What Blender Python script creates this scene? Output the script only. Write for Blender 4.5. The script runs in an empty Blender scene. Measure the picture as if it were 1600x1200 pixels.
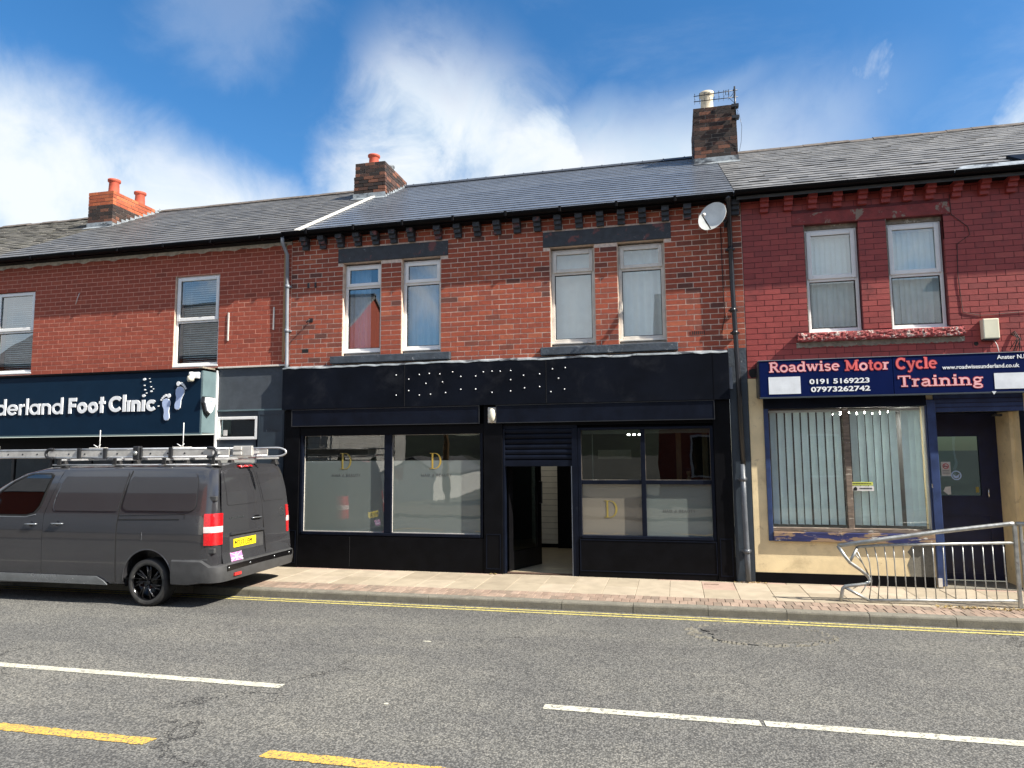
import bpy, bmesh, math, random
from mathutils import Vector, Matrix
random.seed(7)
rnd = random.random
def U(a, b): return a + (b - a) * rnd()
sc = bpy.context.scene
COL = sc.collection
rad = math.radians

# ---------------------------------------------------------------- camera
YAW, PITCH, ROLL, FPX = 0.2300283, 0.0987603, -0.0078819, 1076.385
EYE = Vector((0.0, -10.9, 1.9226))
_F = Vector((-math.sin(YAW) * math.cos(PITCH), math.cos(YAW) * math.cos(PITCH), math.sin(PITCH)))
_R0 = Vector((math.cos(YAW), math.sin(YAW), 0)); _U0 = _R0.cross(_F)
_R = _R0 * math.cos(ROLL) + _U0 * math.sin(ROLL); _U = _R.cross(_F)
cam_data = bpy.data.cameras.new('camera')
cam = bpy.data.objects.new('camera', cam_data); COL.objects.link(cam)
M = Matrix((( _R.x, _U.x, -_F.x), (_R.y, _U.y, -_F.y), (_R.z, _U.z, -_F.z))).to_4x4()
M.translation = EYE
cam.matrix_world = M
cam_data.sensor_width = 36; cam_data.lens = FPX / 1600 * 36
cam_data.clip_start = 0.05; cam_data.clip_end = 3000
sc.camera = cam

# ---------------------------------------------------------------- light
SUN = Vector((1.0, -0.24, 0.92)).normalized()
SUN_STRENGTH, SKY_STRENGTH, EXPOSURE = 5.0, 0.083, 1.15
sun_d = bpy.data.lights.new('sun', 'SUN'); sun_d.energy = SUN_STRENGTH; sun_d.angle = rad(0.55)
sun_d.color = (1.0, 0.93, 0.82)
sun = bpy.data.objects.new('sun', sun_d); COL.objects.link(sun)
sun.rotation_euler = SUN.to_track_quat('Z', 'Y').to_euler(); sun.location = (20, -20, 40)
sc.view_settings.view_transform = 'Standard'; sc.view_settings.look = 'None'
sc.view_settings.gamma = 1; sc.view_settings.use_curve_mapping = False
sc.view_settings.exposure = EXPOSURE
sc.cycles.max_bounces = 8; sc.cycles.transparent_max_bounces = 16
sc.cycles.caustics_reflective = False; sc.cycles.caustics_refractive = False
sc.cycles.sample_clamp_indirect = 6

# ---------------------------------------------------------------- node helpers
class NT:
    def __init__(s, tree): s.t = tree; s.n = tree.nodes; s.l = tree.links
    def new(s, typ, **kw):
        nd = s.n.new(typ)
        for k, v in kw.items():
            if k == 'inp':
                for a, b in v.items():
                    if hasattr(b, 'is_output') or isinstance(b, bpy.types.NodeSocket): s.l.new(b, nd.inputs[a])
                    else: nd.inputs[a].default_value = b
            else: setattr(nd, k, v)
        return nd
    def math(s, op, a, b=None, c=None, clamp=False):
        nd = s.n.new('ShaderNodeMath'); nd.operation = op; nd.use_clamp = clamp
        for i, v in enumerate((a, b, c)):
            if v is None: continue
            if isinstance(v, (int, float)): nd.inputs[i].default_value = v
            else: s.l.new(v, nd.inputs[i])
        return nd.outputs[0]
    def mix(s, f, a, b, mode='MIX'):
        nd = s.n.new('ShaderNodeMix'); nd.data_type = 'RGBA'; nd.blend_type = mode
        for i, v in ((0, f), (6, a), (7, b)):
            if isinstance(v, (int, float)): nd.inputs[i].default_value = v
            elif isinstance(v, tuple): nd.inputs[i].default_value = (*v[:3], 1)
            else: s.l.new(v, nd.inputs[i])
        return nd.outputs[2]
    def noise(s, scale, detail=4, rough=.55, vec=None, dist=0):
        nd = s.n.new('ShaderNodeTexNoise'); nd.inputs['Scale'].default_value = scale
        nd.inputs['Detail'].default_value = detail; nd.inputs['Roughness'].default_value = rough
        nd.inputs['Distortion'].default_value = dist
        if vec is not None: s.l.new(vec, nd.inputs['Vector'])
        return nd
    def ramp(s, fac, stops, interp='LINEAR'):
        nd = s.n.new('ShaderNodeValToRGB'); cr = nd.color_ramp; cr.interpolation = interp
        while len(cr.elements) < len(stops): cr.elements.new(.5)
        for e, (p, c) in zip(cr.elements, stops):
            e.position = p; e.color = (*c[:3], 1) if isinstance(c, tuple) else (c, c, c, 1)
        s.l.new(fac, nd.inputs[0]); return nd.outputs[0]
    def sstep(s, v, a, b):
        nd = s.n.new('ShaderNodeMapRange'); nd.interpolation_type = 'SMOOTHSTEP'
        s.l.new(v, nd.inputs[0]); nd.inputs[1].default_value = a; nd.inputs[2].default_value = b
        return nd.outputs[0]

# ---------------------------------------------------------------- world: sky and clouds
world = bpy.data.worlds.new('World'); sc.world = world; world.use_nodes = True
w = NT(world.node_tree); w.n.clear()
out = w.new('ShaderNodeOutputWorld'); bg = w.new('ShaderNodeBackground'); bg.inputs[1].default_value = SKY_STRENGTH
w.l.new(bg.outputs[0], out.inputs[0])
sky = w.new('ShaderNodeTexSky', sky_type='NISHITA', sun_disc=False)
sky.sun_elevation = math.asin(SUN.z); sky.sun_rotation = math.atan2(SUN.x, SUN.y)
sky.altitude = 50; sky.air_density = 1.0; sky.dust_density = 0.6; sky.ozone_density = 2.2
tc = w.new('ShaderNodeTexCoord'); dirv = tc.outputs['Generated']
def wdot(v):
    nd = w.new('ShaderNodeVectorMath', operation='DOT_PRODUCT'); w.l.new(dirv, nd.inputs[0]); nd.inputs[1].default_value = v
    return nd.outputs['Value']
def great(d1, d2, side):
    n = Vector(d1).cross(Vector(d2)).normalized()
    if n.dot(Vector(side)) < 0: n = -n
    return n
sep = w.new('ShaderNodeSeparateXYZ', inp={0: dirv})
zz = w.math('MAXIMUM', w.math('ADD', w.math('ABSOLUTE', sep.outputs[2]), .22), .05)
cc = w.new('ShaderNodeCombineXYZ', inp={0: w.math('DIVIDE', sep.outputs[0], zz), 1: w.math('DIVIDE', sep.outputs[1], zz), 2: 0.0})
n1 = w.noise(3.2, 7, .55, dirv, .25).outputs[0]
n2 = w.noise(8.5, 8, .60, dirv, .5).outputs[0]
nw_ = w.noise(2.2, 8, .62, cc.outputs[0], .5).outputs[0]
n3 = w.noise(.9, 3, .5, dirv).outputs[0]
nn = w.math('SUBTRACT', w.math('ADD', w.math('MULTIPLY', n1, .62), w.math('MULTIPLY', n2, .38)), .5)
def blob(d, r0, r1, k=.3, sq=None):
    v = Vector(d).normalized()
    return w.sstep(w.math('ADD', wdot(v), w.math('MULTIPLY', nn, k * .5)), math.cos(r0), math.cos(r1))
# the large bank in the west: everything under a great circle
e1 = great((-.699, .563, .441), (-.47, .81, .35), (-.8, .58, .1))
bank = w.sstep(w.math('ADD', wdot(e1), w.math('MULTIPLY', nn, .20)), -.03, .085)
bank = w.math('MULTIPLY', bank, w.sstep(wdot(great((-.42, .83, .36), (-.40, .77, .5), (-.8, .5, .3))), -.01, .06))
# the tall cloud column in the middle
ml = great((-.485, .805, .30), (-.385, .76, .53), (0, .9, .4))
mr = great((-.06, .94, .34), (-.175, .83, .54), (-.4, .8, .4))
col = w.math('MULTIPLY', w.sstep(w.math('ADD', wdot(ml), w.math('MULTIPLY', nn, .22)), -.02, .075),
             w.sstep(w.math('ADD', wdot(mr), w.math('MULTIPLY', nn, .35)), -.03, .12))
col = w.math('MULTIPLY', col, w.sstep(w.math('ADD', sep.outputs[2], w.math('MULTIPLY', nn, .28)), .60, .44))
def band(d1, d2, half, k):
    n = Vector(d1).cross(Vector(d2)).normalized()
    return w.sstep(w.math('ABSOLUTE', w.math('ADD', wdot(n), w.math('MULTIPLY', nn, k))), half, half * .15)
low = w.math('MULTIPLY', w.math('MULTIPLY', w.sstep(w.math('ADD', sep.outputs[2], w.math('MULTIPLY', nn, .16)), .50, .385), w.sstep(w.math('ADD', sep.outputs[0], w.math('MULTIPLY', nn, .3)), .33, .02)), w.sstep(sep.outputs[0], -.30, -.15))
streak = w.math('MULTIPLY', band((-.138, .909, .392), (.143, .871, .470), .035, .10), w.math('MULTIPLY', w.sstep(sep.outputs[0], -.16, -.08), w.sstep(sep.outputs[0], .19, .02)))
pieces = [bank, col, w.math('MULTIPLY', low, .98), w.math('MULTIPLY', streak, .38), blob((-.172, .900, .395), .09, .02, .03),
          blob((.400, .838, .366), .055, .02, .012), w.math('MULTIPLY', blob((.251, .858, .448), .035, .0, .016), .35),
          w.math('MULTIPLY', blob((-.50, .66, .56), .14, .0, .07), .18)]
cl = pieces[0]
for p in pieces[1:]: cl = w.math('MAXIMUM', cl, p)
# thin wisps everywhere over the sky
wisp = w.math('MULTIPLY', w.sstep(w.math('ADD', nw_, w.math('MULTIPLY', w.math('SUBTRACT', n3, .5), .6)), .54, .95), .22)
cl = w.math('MULTIPLY', cl, w.sstep(w.math('ADD', w.math('MULTIPLY', nn, 2.1), .5), .02, .50))
cl = w.math('MAXIMUM', cl, wisp)
# unseen broken cumulus (south and overhead), added for neutral fill light
fill_cum = w.math('MULTIPLY', w.sstep(w.math('ADD', nn, .5), .44, .56), w.sstep(sep.outputs[1], .30, .05))
cl = w.math('MAXIMUM', cl, w.math('MULTIPLY', fill_cum, .95))
cl = w.math('MULTIPLY', cl, w.sstep(sep.outputs[2], -.01, .05), clamp=True)
shade = w.ramp(n2, [(.33, (4.2, 4.9, 5.5)), (.6, (5.6, 5.8, 5.9))])
hs = w.new('ShaderNodeHueSaturation', inp={'Saturation': 1.33, 'Value': 1.04, 'Color': sky.outputs[0]})
w.l.new(w.mix(w.math('MULTIPLY', cl, .90), hs.outputs[0], shade), bg.inputs[0])

# ---------------------------------------------------------------- materials
MATS = {}
def pbr(name, base, rough=.6, metal=0, var=.12, scale=6, bump=0, bscale=60, spots=None, spot_scale=9, spot_t=(.6, .66),
        tint=None, coat=0, spec=.5, var2=None, stretch=None, bdist=.004, rvar=.1, emit=None):
    """base colour with soft variation, optional peeling/stain spots, optional per-piece tint ramp."""
    m = bpy.data.materials.new(name); m.use_nodes = True; t = NT(m.node_tree); t.n.clear()
    o = t.new('ShaderNodeOutputMaterial'); p = t.new('ShaderNodeBsdfPrincipled'); t.l.new(p.outputs[0], o.inputs[0])
    geo = t.new('ShaderNodeNewGeometry'); pos = geo.outputs['Position']
    if stretch:
        mp = t.new('ShaderNodeMapping', inp={0: pos}); mp.inputs['Scale'].default_value = stretch; pos = mp.outputs[0]
    nz = t.noise(scale, 6, .6, pos).outputs[0]
    if tint:
        at = t.new('ShaderNodeAttribute', attribute_name='tint')
        c = t.ramp(at.outputs['Fac'], tint)
    else: c = t.mix(0.0, base, base)
    lo = t.mix(1.0, c, tuple([1 - var] * 3), 'MULTIPLY'); hi = t.mix(1.0, c, tuple([1 + var] * 3), 'MULTIPLY')
    c = t.mix(t.sstep(nz, .3, .7), lo, hi)
    if var2:
        fine = t.noise(var2[1], 3, .7, pos).outputs[0]
        c = t.mix(t.math('MULTIPLY', t.sstep(fine, var2[2], var2[3]), var2[4]), c, var2[0])
    if spots:
        for (sc_, ss, (a, b), k) in (spots if isinstance(spots, list) else [(spots, spot_scale, spot_t, 1.0)]):
            s = t.noise(ss, 7, .68, pos, .4).outputs[0]
            c = t.mix(t.math('MULTIPLY', t.sstep(s, a, b), k), c, sc_)
    t.l.new(c, p.inputs['Base Color'])
    p.inputs['Metallic'].default_value = metal
    t.l.new(t.math('ADD', t.math('MULTIPLY', nz, rvar * 2), rough - rvar), p.inputs['Roughness'])
    p.inputs['Coat Weight'].default_value = coat; p.inputs['Specular IOR Level'].default_value = spec
    p.inputs['Coat Roughness'].default_value = .04
    if emit:
        p.inputs['Emission Color'].default_value = (*emit[:3], 1); p.inputs['Emission Strength'].default_value = emit[3]
    if bump:
        b = t.new('ShaderNodeBump', inp={'Strength': bump, 'Distance': bdist, 'Height': t.noise(bscale, 5, .65, pos).outputs[0]})
        t.l.new(b.outputs[0], p.inputs['Normal'])
    MATS[name] = m; return m

def glassy(name, tint=(.75, .8, .8), ior=1.55, wob=.03, wscale=2.5, opaque=0.0, body=(.2, .22, .22), boost=1.6, rough=0.0):
    m = bpy.data.materials.new(name); m.use_nodes = True; t = NT(m.node_tree); t.n.clear()
    o = t.new('ShaderNodeOutputMaterial')
    geo = t.new('ShaderNodeNewGeometry')
    b = t.new('ShaderNodeBump', inp={'Strength': wob, 'Distance': .05, 'Height': t.noise(wscale, 1.5, .4, geo.outputs['Position']).outputs[0]})
    gl = t.new('ShaderNodeBsdfGlossy', inp={'Roughness': rough, 'Color': (1, 1, 1, 1), 'Normal': b.outputs[0]})
    tr = t.new('ShaderNodeBsdfTransparent', inp={'Color': (*tint, 1)})
    fr = t.new('ShaderNodeFresnel', inp={'IOR': ior, 'Normal': b.outputs[0]})
    base = tr.outputs[0]
    if opaque:
        d0 = t.new('ShaderNodeBsdfDiffuse', inp={'Color': (*body, 1)}); tl = t.new('ShaderNodeBsdfTranslucent', inp={'Color': (.62, .68, .66, 1)})
        df = t.new('ShaderNodeMixShader', inp={0: .30, 1: d0.outputs[0], 2: tl.outputs[0]})
        mx = t.new('ShaderNodeMixShader', inp={0: opaque, 1: tr.outputs[0], 2: df.outputs[0]}); base = mx.outputs[0]
    front = t.math('SUBTRACT', 1.0, geo.outputs['Backfacing'])   # the exit face of the pane neither reflects nor traps light
    mx2 = t.new('ShaderNodeMixShader', inp={0: t.math('MULTIPLY', t.math('MULTIPLY', fr.outputs[0], front), boost, clamp=True), 1: base, 2: gl.outputs[0]})
    t.l.new(mx2.outputs[0], o.inputs[0]); MATS[name] = m; return m

BRICK_MAIN = [(0, (.09, .037, .030)), (.12, (.15, .047, .032)), (.3, (.25, .062, .036)), (.55, (.30, .064, .033)), (.8, (.34, .078, .038)), (1, (.39, .11, .056))]
BRICK_LEFT = [(0, (.20, .045, .027)), (.3, (.28, .058, .033)), (.7, (.32, .068, .038)), (1, (.37, .092, .052))]
BRICK_RED = [(0, (.19, .030, .027)), (.4, (.265, .040, .035)), (.8, (.30, .049, .042)), (1, (.33, .065, .052))]
soot = (.022, .015, .014)
pbr('brick_main', None, .85, var=.14, scale=14, bump=.5, bscale=90, tint=BRICK_MAIN, spots=[(soot, 1.6, (.58, .78), .42), ((.45, .38, .33), 22, (.68, .76), .35)])
pbr('brick_left', None, .85, var=.10, scale=12, bump=.4, bscale=90, tint=BRICK_LEFT, spots=[((.10, .03, .025), 2.2, (.58, .75), .35)])
pbr('brick_red', None, .55, var=.10, scale=9, bump=.5, bscale=60, tint=BRICK_RED, spots=[((.07, .014, .016), 2.0, (.56, .74), .5), ((.33, .17, .13), 7, (.70, .74), .7)])
pbr('brick_chimney', None, .9, var=.2, scale=20, bump=.7, bscale=70, tint=[(0, (.022, .016, .015)), (.5, (.042, .025, .020)), (.8, (.075, .036, .026)), (1, (.15, .062, .038))])
pbr('brick_orange', None, .85, var=.12, scale=20, bump=.4, bscale=70, tint=[(0, (.30, .07, .03)), (1, (.46, .13, .05))])
pbr('mortar_pale', (.60, .48, .40), .95, var=.2, scale=18, bump=.6, bscale=120, spots=[(soot, 1.5, (.52, .74), .6)])
pbr('mortar_left', (.55, .27, .20), .95, var=.2, scale=18, bump=.5, bscale=120)
pbr('mortar_red', (.10, .014, .017), .7, var=.2, scale=12, bump=.5, bscale=90)
pbr('mortar_chimney', (.27, .24, .21), .95, var=.25, scale=18, bump=.7, bscale=80)
pbr('slate_new', None, .28, var=.10, scale=5, bump=.25, bscale=50, tint=[(0, (.118, .132, .155)), (1, (.140, .156, .182))], rvar=.06, spec=.7)
pbr('slate_old', None, .55, var=.22, scale=3.5, bump=.5, bscale=40, tint=[(0, (.14, .14, .138)), (.5, (.165, .165, .162)), (1, (.195, .193, .188))],
    spots=[((.25, .24, .21), 5, (.62, .74), .35), ((.07, .07, .068), 1.4, (.58, .76), .3)])
pbr('slate_left', None, .5, var=.16, scale=4, bump=.4, bscale=40, tint=[(0, (.105, .105, .104)), (1, (.15, .148, .143))], spots=[((.16, .15, .12), 4, (.6, .74), .3)])
pbr('slate_mossy', None, .9, var=.25, scale=6, bump=.9, bscale=30, tint=[(0, (.07, .067, .060)), (1, (.14, .132, .115))], spots=[((.26, .25, .20), 9, (.58, .68), .8), ((.06, .06, .03), 3, (.5, .7), .6)])
pbr('ridge_clay', (.10, .085, .075), .9, var=.3, scale=9, bump=.6, bscale=50, spots=[((.3, .28, .2), 14, (.6, .7), .6)])
pbr('ridge_dark', (.045, .05, .06), .5, var=.2, scale=9, bump=.3)
pbr('lead', (.26, .29, .31), .6, .2, var=.25, scale=8, bump=.4, bscale=30, spots=[((.03, .035, .045), 2.6, (.52, .60), .9), ((.5, .5, .48), 9, (.62, .68), .6)])
pbr('cement', (.55, .52, .46), .95, var=.25, scale=12, bump=.8, bscale=40, bdist=.01)
pbr('valley_white', (.62, .60, .54), .7, var=.15, scale=8, bump=.3)
pbr('black_paint', (.0028, .0030, .0042), .5, spec=.09, var=.25, scale=5, bump=.12, bscale=40, spots=[((.05, .055, .06), 16, (.70, .76), .5)], rvar=.08)
pbr('navy_black', (.0040, .0062, .0135), .45, spec=.12, var=.25, scale=4, bump=.08, bscale=30, spots=[((.03, .035, .045), 7, (.62, .8), .35)], rvar=.08)
pbr('navy_board', (.0035, .0050, .0095), .55, spec=.08, var=.3, scale=1.3, bump=.05, bscale=20, spots=[((.028, .030, .036), 2.3, (.5, .8), .5)], rvar=.1)
pbr('black_stone', (.028, .033, .042), .6, var=.3, scale=9, bump=.9, bscale=22, bdist=.012, spots=[((.17, .05, .045), 4, (.56, .62), .8), ((.20, .22, .24), 14, (.62, .68), .6)], )
pbr('black_sill', (.045, .058, .075), .55, var=.3, scale=7, bump=.7, bscale=25, bdist=.01, spots=[((.30, .32, .34), 9, (.60, .66), .8)])
pbr('red_stone', (.22, .035, .035), .7, var=.2, scale=8, bump=.9, bscale=22, bdist=.012, spots=[((.25, .21, .17), 4.2, (.56, .60), .9), ((.07, .02, .02), 3, (.6, .7), .5)])
pbr('red_sill', (.30, .045, .045), .7, var=.3, scale=14, bump=1, bscale=26, bdist=.03, spots=[((.55, .47, .42), 13, (.56, .60), .9), ((.05, .012, .014), 19, (.56, .62), .8)])
pbr('pvc_white', (.80, .80, .79), .32, var=.04, scale=5, spots=[((.52, .50, .46), 3, (.6, .85), .4)], rvar=.05)
pbr('pvc_aged', (.62, .59, .54), .4, var=.1, scale=6, spots=[((.22, .18, .14), 7, (.60, .72), .6)])
pbr('wood_aged', (.22, .19, .15), .8, var=.3, scale=12, bump=.5, spots=[((.6, .58, .5), 9, (.6, .66), .8)])
pbr('cream_render', (.74, .60, .36), .85, var=.12, scale=2.2, bump=.5, bscale=50, spots=[((.36, .27, .15), 1.9, (.52, .74), .5), ((.42, .32, .2), 7, (.60, .68), .5), ((.16, .13, .09), 26, (.70, .73), .6)])
pbr('jamb_render', (.62, .48, .38), .9, var=.2, scale=12, bump=.5, bscale=60)
pbr('blue_paint', (.022, .042, .12), .42, var=.25, scale=6, bump=.2, bscale=40, spots=[((.09, .16, .28), 5, (.62, .72), .5), ((.25, .22, .17), 18, (.69, .72), .7)])
pbr('blue_door', (.005, .008, .036), .4, var=.25, scale=6, bump=.15, spots=[((.2, .2, .22), 16, (.71, .74), .6)])
pbr('blue_peeling', (.015, .02, .09), .55, var=.3, scale=8, bump=.7, bscale=30, spots=[((.30, .20, .11), 6, (.50, .54), .9), ((.6, .58, .52), 10, (.60, .63), .9)], stretch=(.35, 1, 1.6))
pbr('weathered_wood', (.17, .13, .10), .8, var=.4, scale=14, bump=.6, spots=[((.5, .47, .4), 9, (.58, .62), .8)], stretch=(.4, 1, 2))
pbr('navy_sign', (.0045, .019, .042), .5, spec=.1, var=.08, scale=3, rvar=.04, spots=[((.02, .045, .08), 2, (.55, .8), .4)])
pbr('blue_sign', (.0015, .008, .060), .4, spec=.12, var=.08, scale=3, rvar=.04)
pbr('slate_blue_render', (.055, .066, .08), .8, var=.15, scale=5, bump=.35, bscale=60)
pbr('dark_teal', (.022, .034, .048), .5, var=.15, scale=5, bump=.15)
pbr('pale_teal', (.11, .165, .18), .5, var=.08, scale=4, bump=.1)
pbr('letter_white', (.82, .84, .86), .35, var=.03)
pbr('letter_blue', (.45, .55, .78), .4, var=.05)
pbr('letter_outline', (.30, .01, .02), .5, var=.1)
pbr('letter_pink', (.80, .42, .43), .5, var=.12, scale=5)
pbr('letter_red', (.72, .13, .13), .5, var=.15, scale=5)
pbr('patch_white', (.70, .74, .78), .5, var=.08, scale=5, spots=[((.5, .53, .56), 4, (.5, .8), .5)])
pbr('gold', (.62, .42, .08), .35, .6, var=.1)
pbr('gold_dull', (.32, .25, .06), .45, .3, var=.1)
pbr('text_grey', (.10, .11, .11), .5)
pbr('dark_metal', (.03, .032, .036), .4, .4, var=.2)
pbr('pipe_black', (.012, .013, .017), .3, var=.2, scale=6)
pbr('pipe_grey', (.20, .22, .25), .35, var=.15, scale=6)
pbr('pipe_dull', (.085, .095, .11), .4, var=.2, scale=6, spots=[((.2, .2, .2), 7, (.6, .7), .5)])
pbr('galvanised', (.38, .39, .38), .42, .75, var=.22, scale=14, bump=.12, bscale=60, spots=[((.16, .13, .10), 9, (.62, .72), .6)])
pbr('aluminium', (.62, .63, .64), .38, .7, var=.12, scale=9, spots=[((.25, .24, .22), 9, (.62, .74), .5)])
pbr('aluminium_web', (.52, .51, .48), .5, .35, var=.15, scale=9, spots=[((.2, .18, .15), 9, (.62, .74), .5)])
pbr('rubber', (.012, .012, .013), .7, var=.2, bump=.2)
pbr('tyre_wall', (.030, .030, .029), .75, var=.3, scale=12, bump=.2, spots=[((.13, .13, .12), 4, (.5, .7), .6)])
pbr('van_paint', (.062, .063, .070), .20, .5, var=.05, scale=2, coat=.9, rvar=.03, spots=[((.085, .08, .07), 3, (.55, .8), .35)])
pbr('van_seam', (.004, .004, .004), .7)
pbr('van_plastic', (.045, .046, .048), .55, var=.15, scale=9, bump=.2, bscale=90)
pbr('van_trim', (.30, .32, .34), .25, .7, var=.1)
pbr('chrome', (.75, .76, .78), .12, 1.0, var=.03, rvar=.03)
pbr('gloss_black', (.006, .006, .007), .18, .2, var=.1, rvar=.04)
pbr('lens_red', (.50, .008, .012), .18, var=.25, scale=30, coat=1, rvar=.03, bump=.3, bscale=120)
pbr('lens_clear', (.75, .55, .55), .12, var=.2, scale=30, coat=1, rvar=.03)
pbr('plate_yellow', (.80, .62, .02), .35, var=.04, rvar=.03)
pbr('plate_black', (.01, .01, .01), .5)
pbr('sticker_pink', (.42, .17, .36), .5, var=.1); pbr('sticker_white', (.62, .52, .66), .5, var=.05); pbr('sticker_purple', (.26, .16, .42), .5, var=.05)
pbr('terracotta', (.42, .075, .04), .75, var=.15, scale=9, bump=.3, spots=[((.16, .04, .03), 6, (.56, .74), .5)])
pbr('pot_cream', (.55, .48, .36), .7, var=.15, scale=9, bump=.3, spots=[((.2, .17, .13), 5, (.56, .74), .5)])
pbr('dish_white', (.62, .63, .60), .5, var=.10, scale=6, spots=[((.35, .35, .3), 9, (.62, .72), .5)])
pbr('alarm_cream', (.70, .68, .52), .5, var=.06, scale=5, spots=[((.4, .38, .28), 6, (.6, .74), .4)])
pbr('alarm_white', (.80, .82, .84), .4, var=.04)
pbr('lamp_cream', (.60, .58, .48), .4, var=.08)
pbr('yellow_line', (.50, .43, .13), .8, var=.10, scale=14, spots=[((.10, .10, .09), 30, (.52, .60), .85), ((.34, .30, .13), 3, (.45, .7), .6), ((.12, .12, .10), 2.1, (.60, .70), .7)])
pbr('orange_line', (.58, .37, .07), .75, var=.08, scale=10, spots=[((.10, .10, .09), 46, (.50, .57), .9), ((.42, .27, .07), 5, (.48, .7), .5)])
pbr('white_line', (.50, .49, .40), .8, var=.10, scale=14, spots=[((.12, .12, .11), 34, (.52, .60), .85), ((.32, .31, .26), 4, (.48, .7), .6)])
pbr('kerb_stone', (.17, .16, .13), .9, var=.15, scale=9, bump=.8, bscale=70, var2=((.09, .085, .075), 55, .5, .7, .7), spots=[((.11, .10, .085), 3, (.5, .75), .5)])
pbr('flagstone', None, .85, var=.10, scale=4, bump=.35, bscale=90, tint=[(0, (.29, .245, .18)), (.5, (.34, .29, .215)), (.85, (.37, .315, .24)), (1, (.35, .25, .20))], spots=[((.24, .19, .14), 1.8, (.54, .74), .4), ((.18, .15, .12), 13, (.66, .70), .6)])
pbr('paver_red', None, .9, var=.15, scale=8, bump=.6, bscale=80, tint=[(0, (.20, .155, .12)), (.5, (.25, .18, .138)), (1, (.30, .225, .175))], spots=[((.10, .075, .06), 3, (.55, .75), .5)])
pbr('paving_bed', (.11, .095, .075), .95, var=.3, scale=20, bump=.6)
pbr('curtain_white', (.78, .84, .82), .9, var=.05, bump=.1)
pbr('curtain_blue', (.42, .56, .72), .9, var=.06, bump=.1)
pbr('blind_slat', (.80, .90, .88), .7, var=.05, bump=.15, bscale=80)
pbr('venetian', (.78, .86, .82), .6, var=.05)
pbr('room_dark', (.05, .052, .055), .8, var=.2); pbr('room_brick', (.20, .15, .11), .9, var=.3, scale=5)
pbr('room_white', (.55, .54, .48), .7, var=.08)
pbr('room_board', (.75, .73, .64), .6, var=.06)
pbr('room_floor', (.36, .30, .20), .4, var=.15)
pbr('door_mat_brown', (.08, .045, .03), .95, var=.3, bump=.8)
pbr('timber', (.34, .21, .10), .6, var=.2, scale=10, stretch=(6, 6, .7))
pbr('cable_dark', (.02, .012, .012), .6); pbr('cable_white', (.7, .66, .62), .5)
pbr('leaf_dead', (.33, .24, .10), .9, var=.4, scale=30)
pbr('ground_soil', (.10, .10, .08), .95, var=.3, scale=.4)
pbr('hill_green', (.018, .026, .012), .95, var=.5, scale=.05)
pbr('paper', (.62, .60, .58), .6); pbr('paper_red', (.5, .03, .04), .6); pbr('sticker_blue', (.10, .17, .32), .5); pbr('sticker_lime', (.55, .60, .12), .6)
pbr('bulb', (1, 1, 1), .5, emit=(1, .93, .8, 35))
pbr('fill_glow', (1, 1, 1), .5, emit=(1, .95, .85, .9))
pbr('shed_white', (.72, .71, .66), .8, var=.08, scale=2, bump=.2)
pbr('red_plastic', (.30, .03, .05), .4)

glassy('glass_clear', (.93, .96, .96), wob=.018, wscale=1.6, boost=5.0)
glassy('glass_office', (.93, .96, .96), wob=.02, wscale=1.6, boost=1.8)
glassy('glass_dark', (.30, .36, .37), wob=.02, boost=1.5)
glassy('glass_shop', (.55, .60, .60), wob=.02, boost=1.5)
glassy('glass_frost', (.45, .5, .5), wob=.03, opaque=.90, body=(.20, .235, .225), boost=2.2)
glassy('glass_frost_warm', (.45, .5, .5), wob=.03, opaque=.92, body=(.27, .245, .20), boost=1.8)
glassy('glass_van', (.10, .20, .18), wob=.02, boost=2.2)

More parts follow.
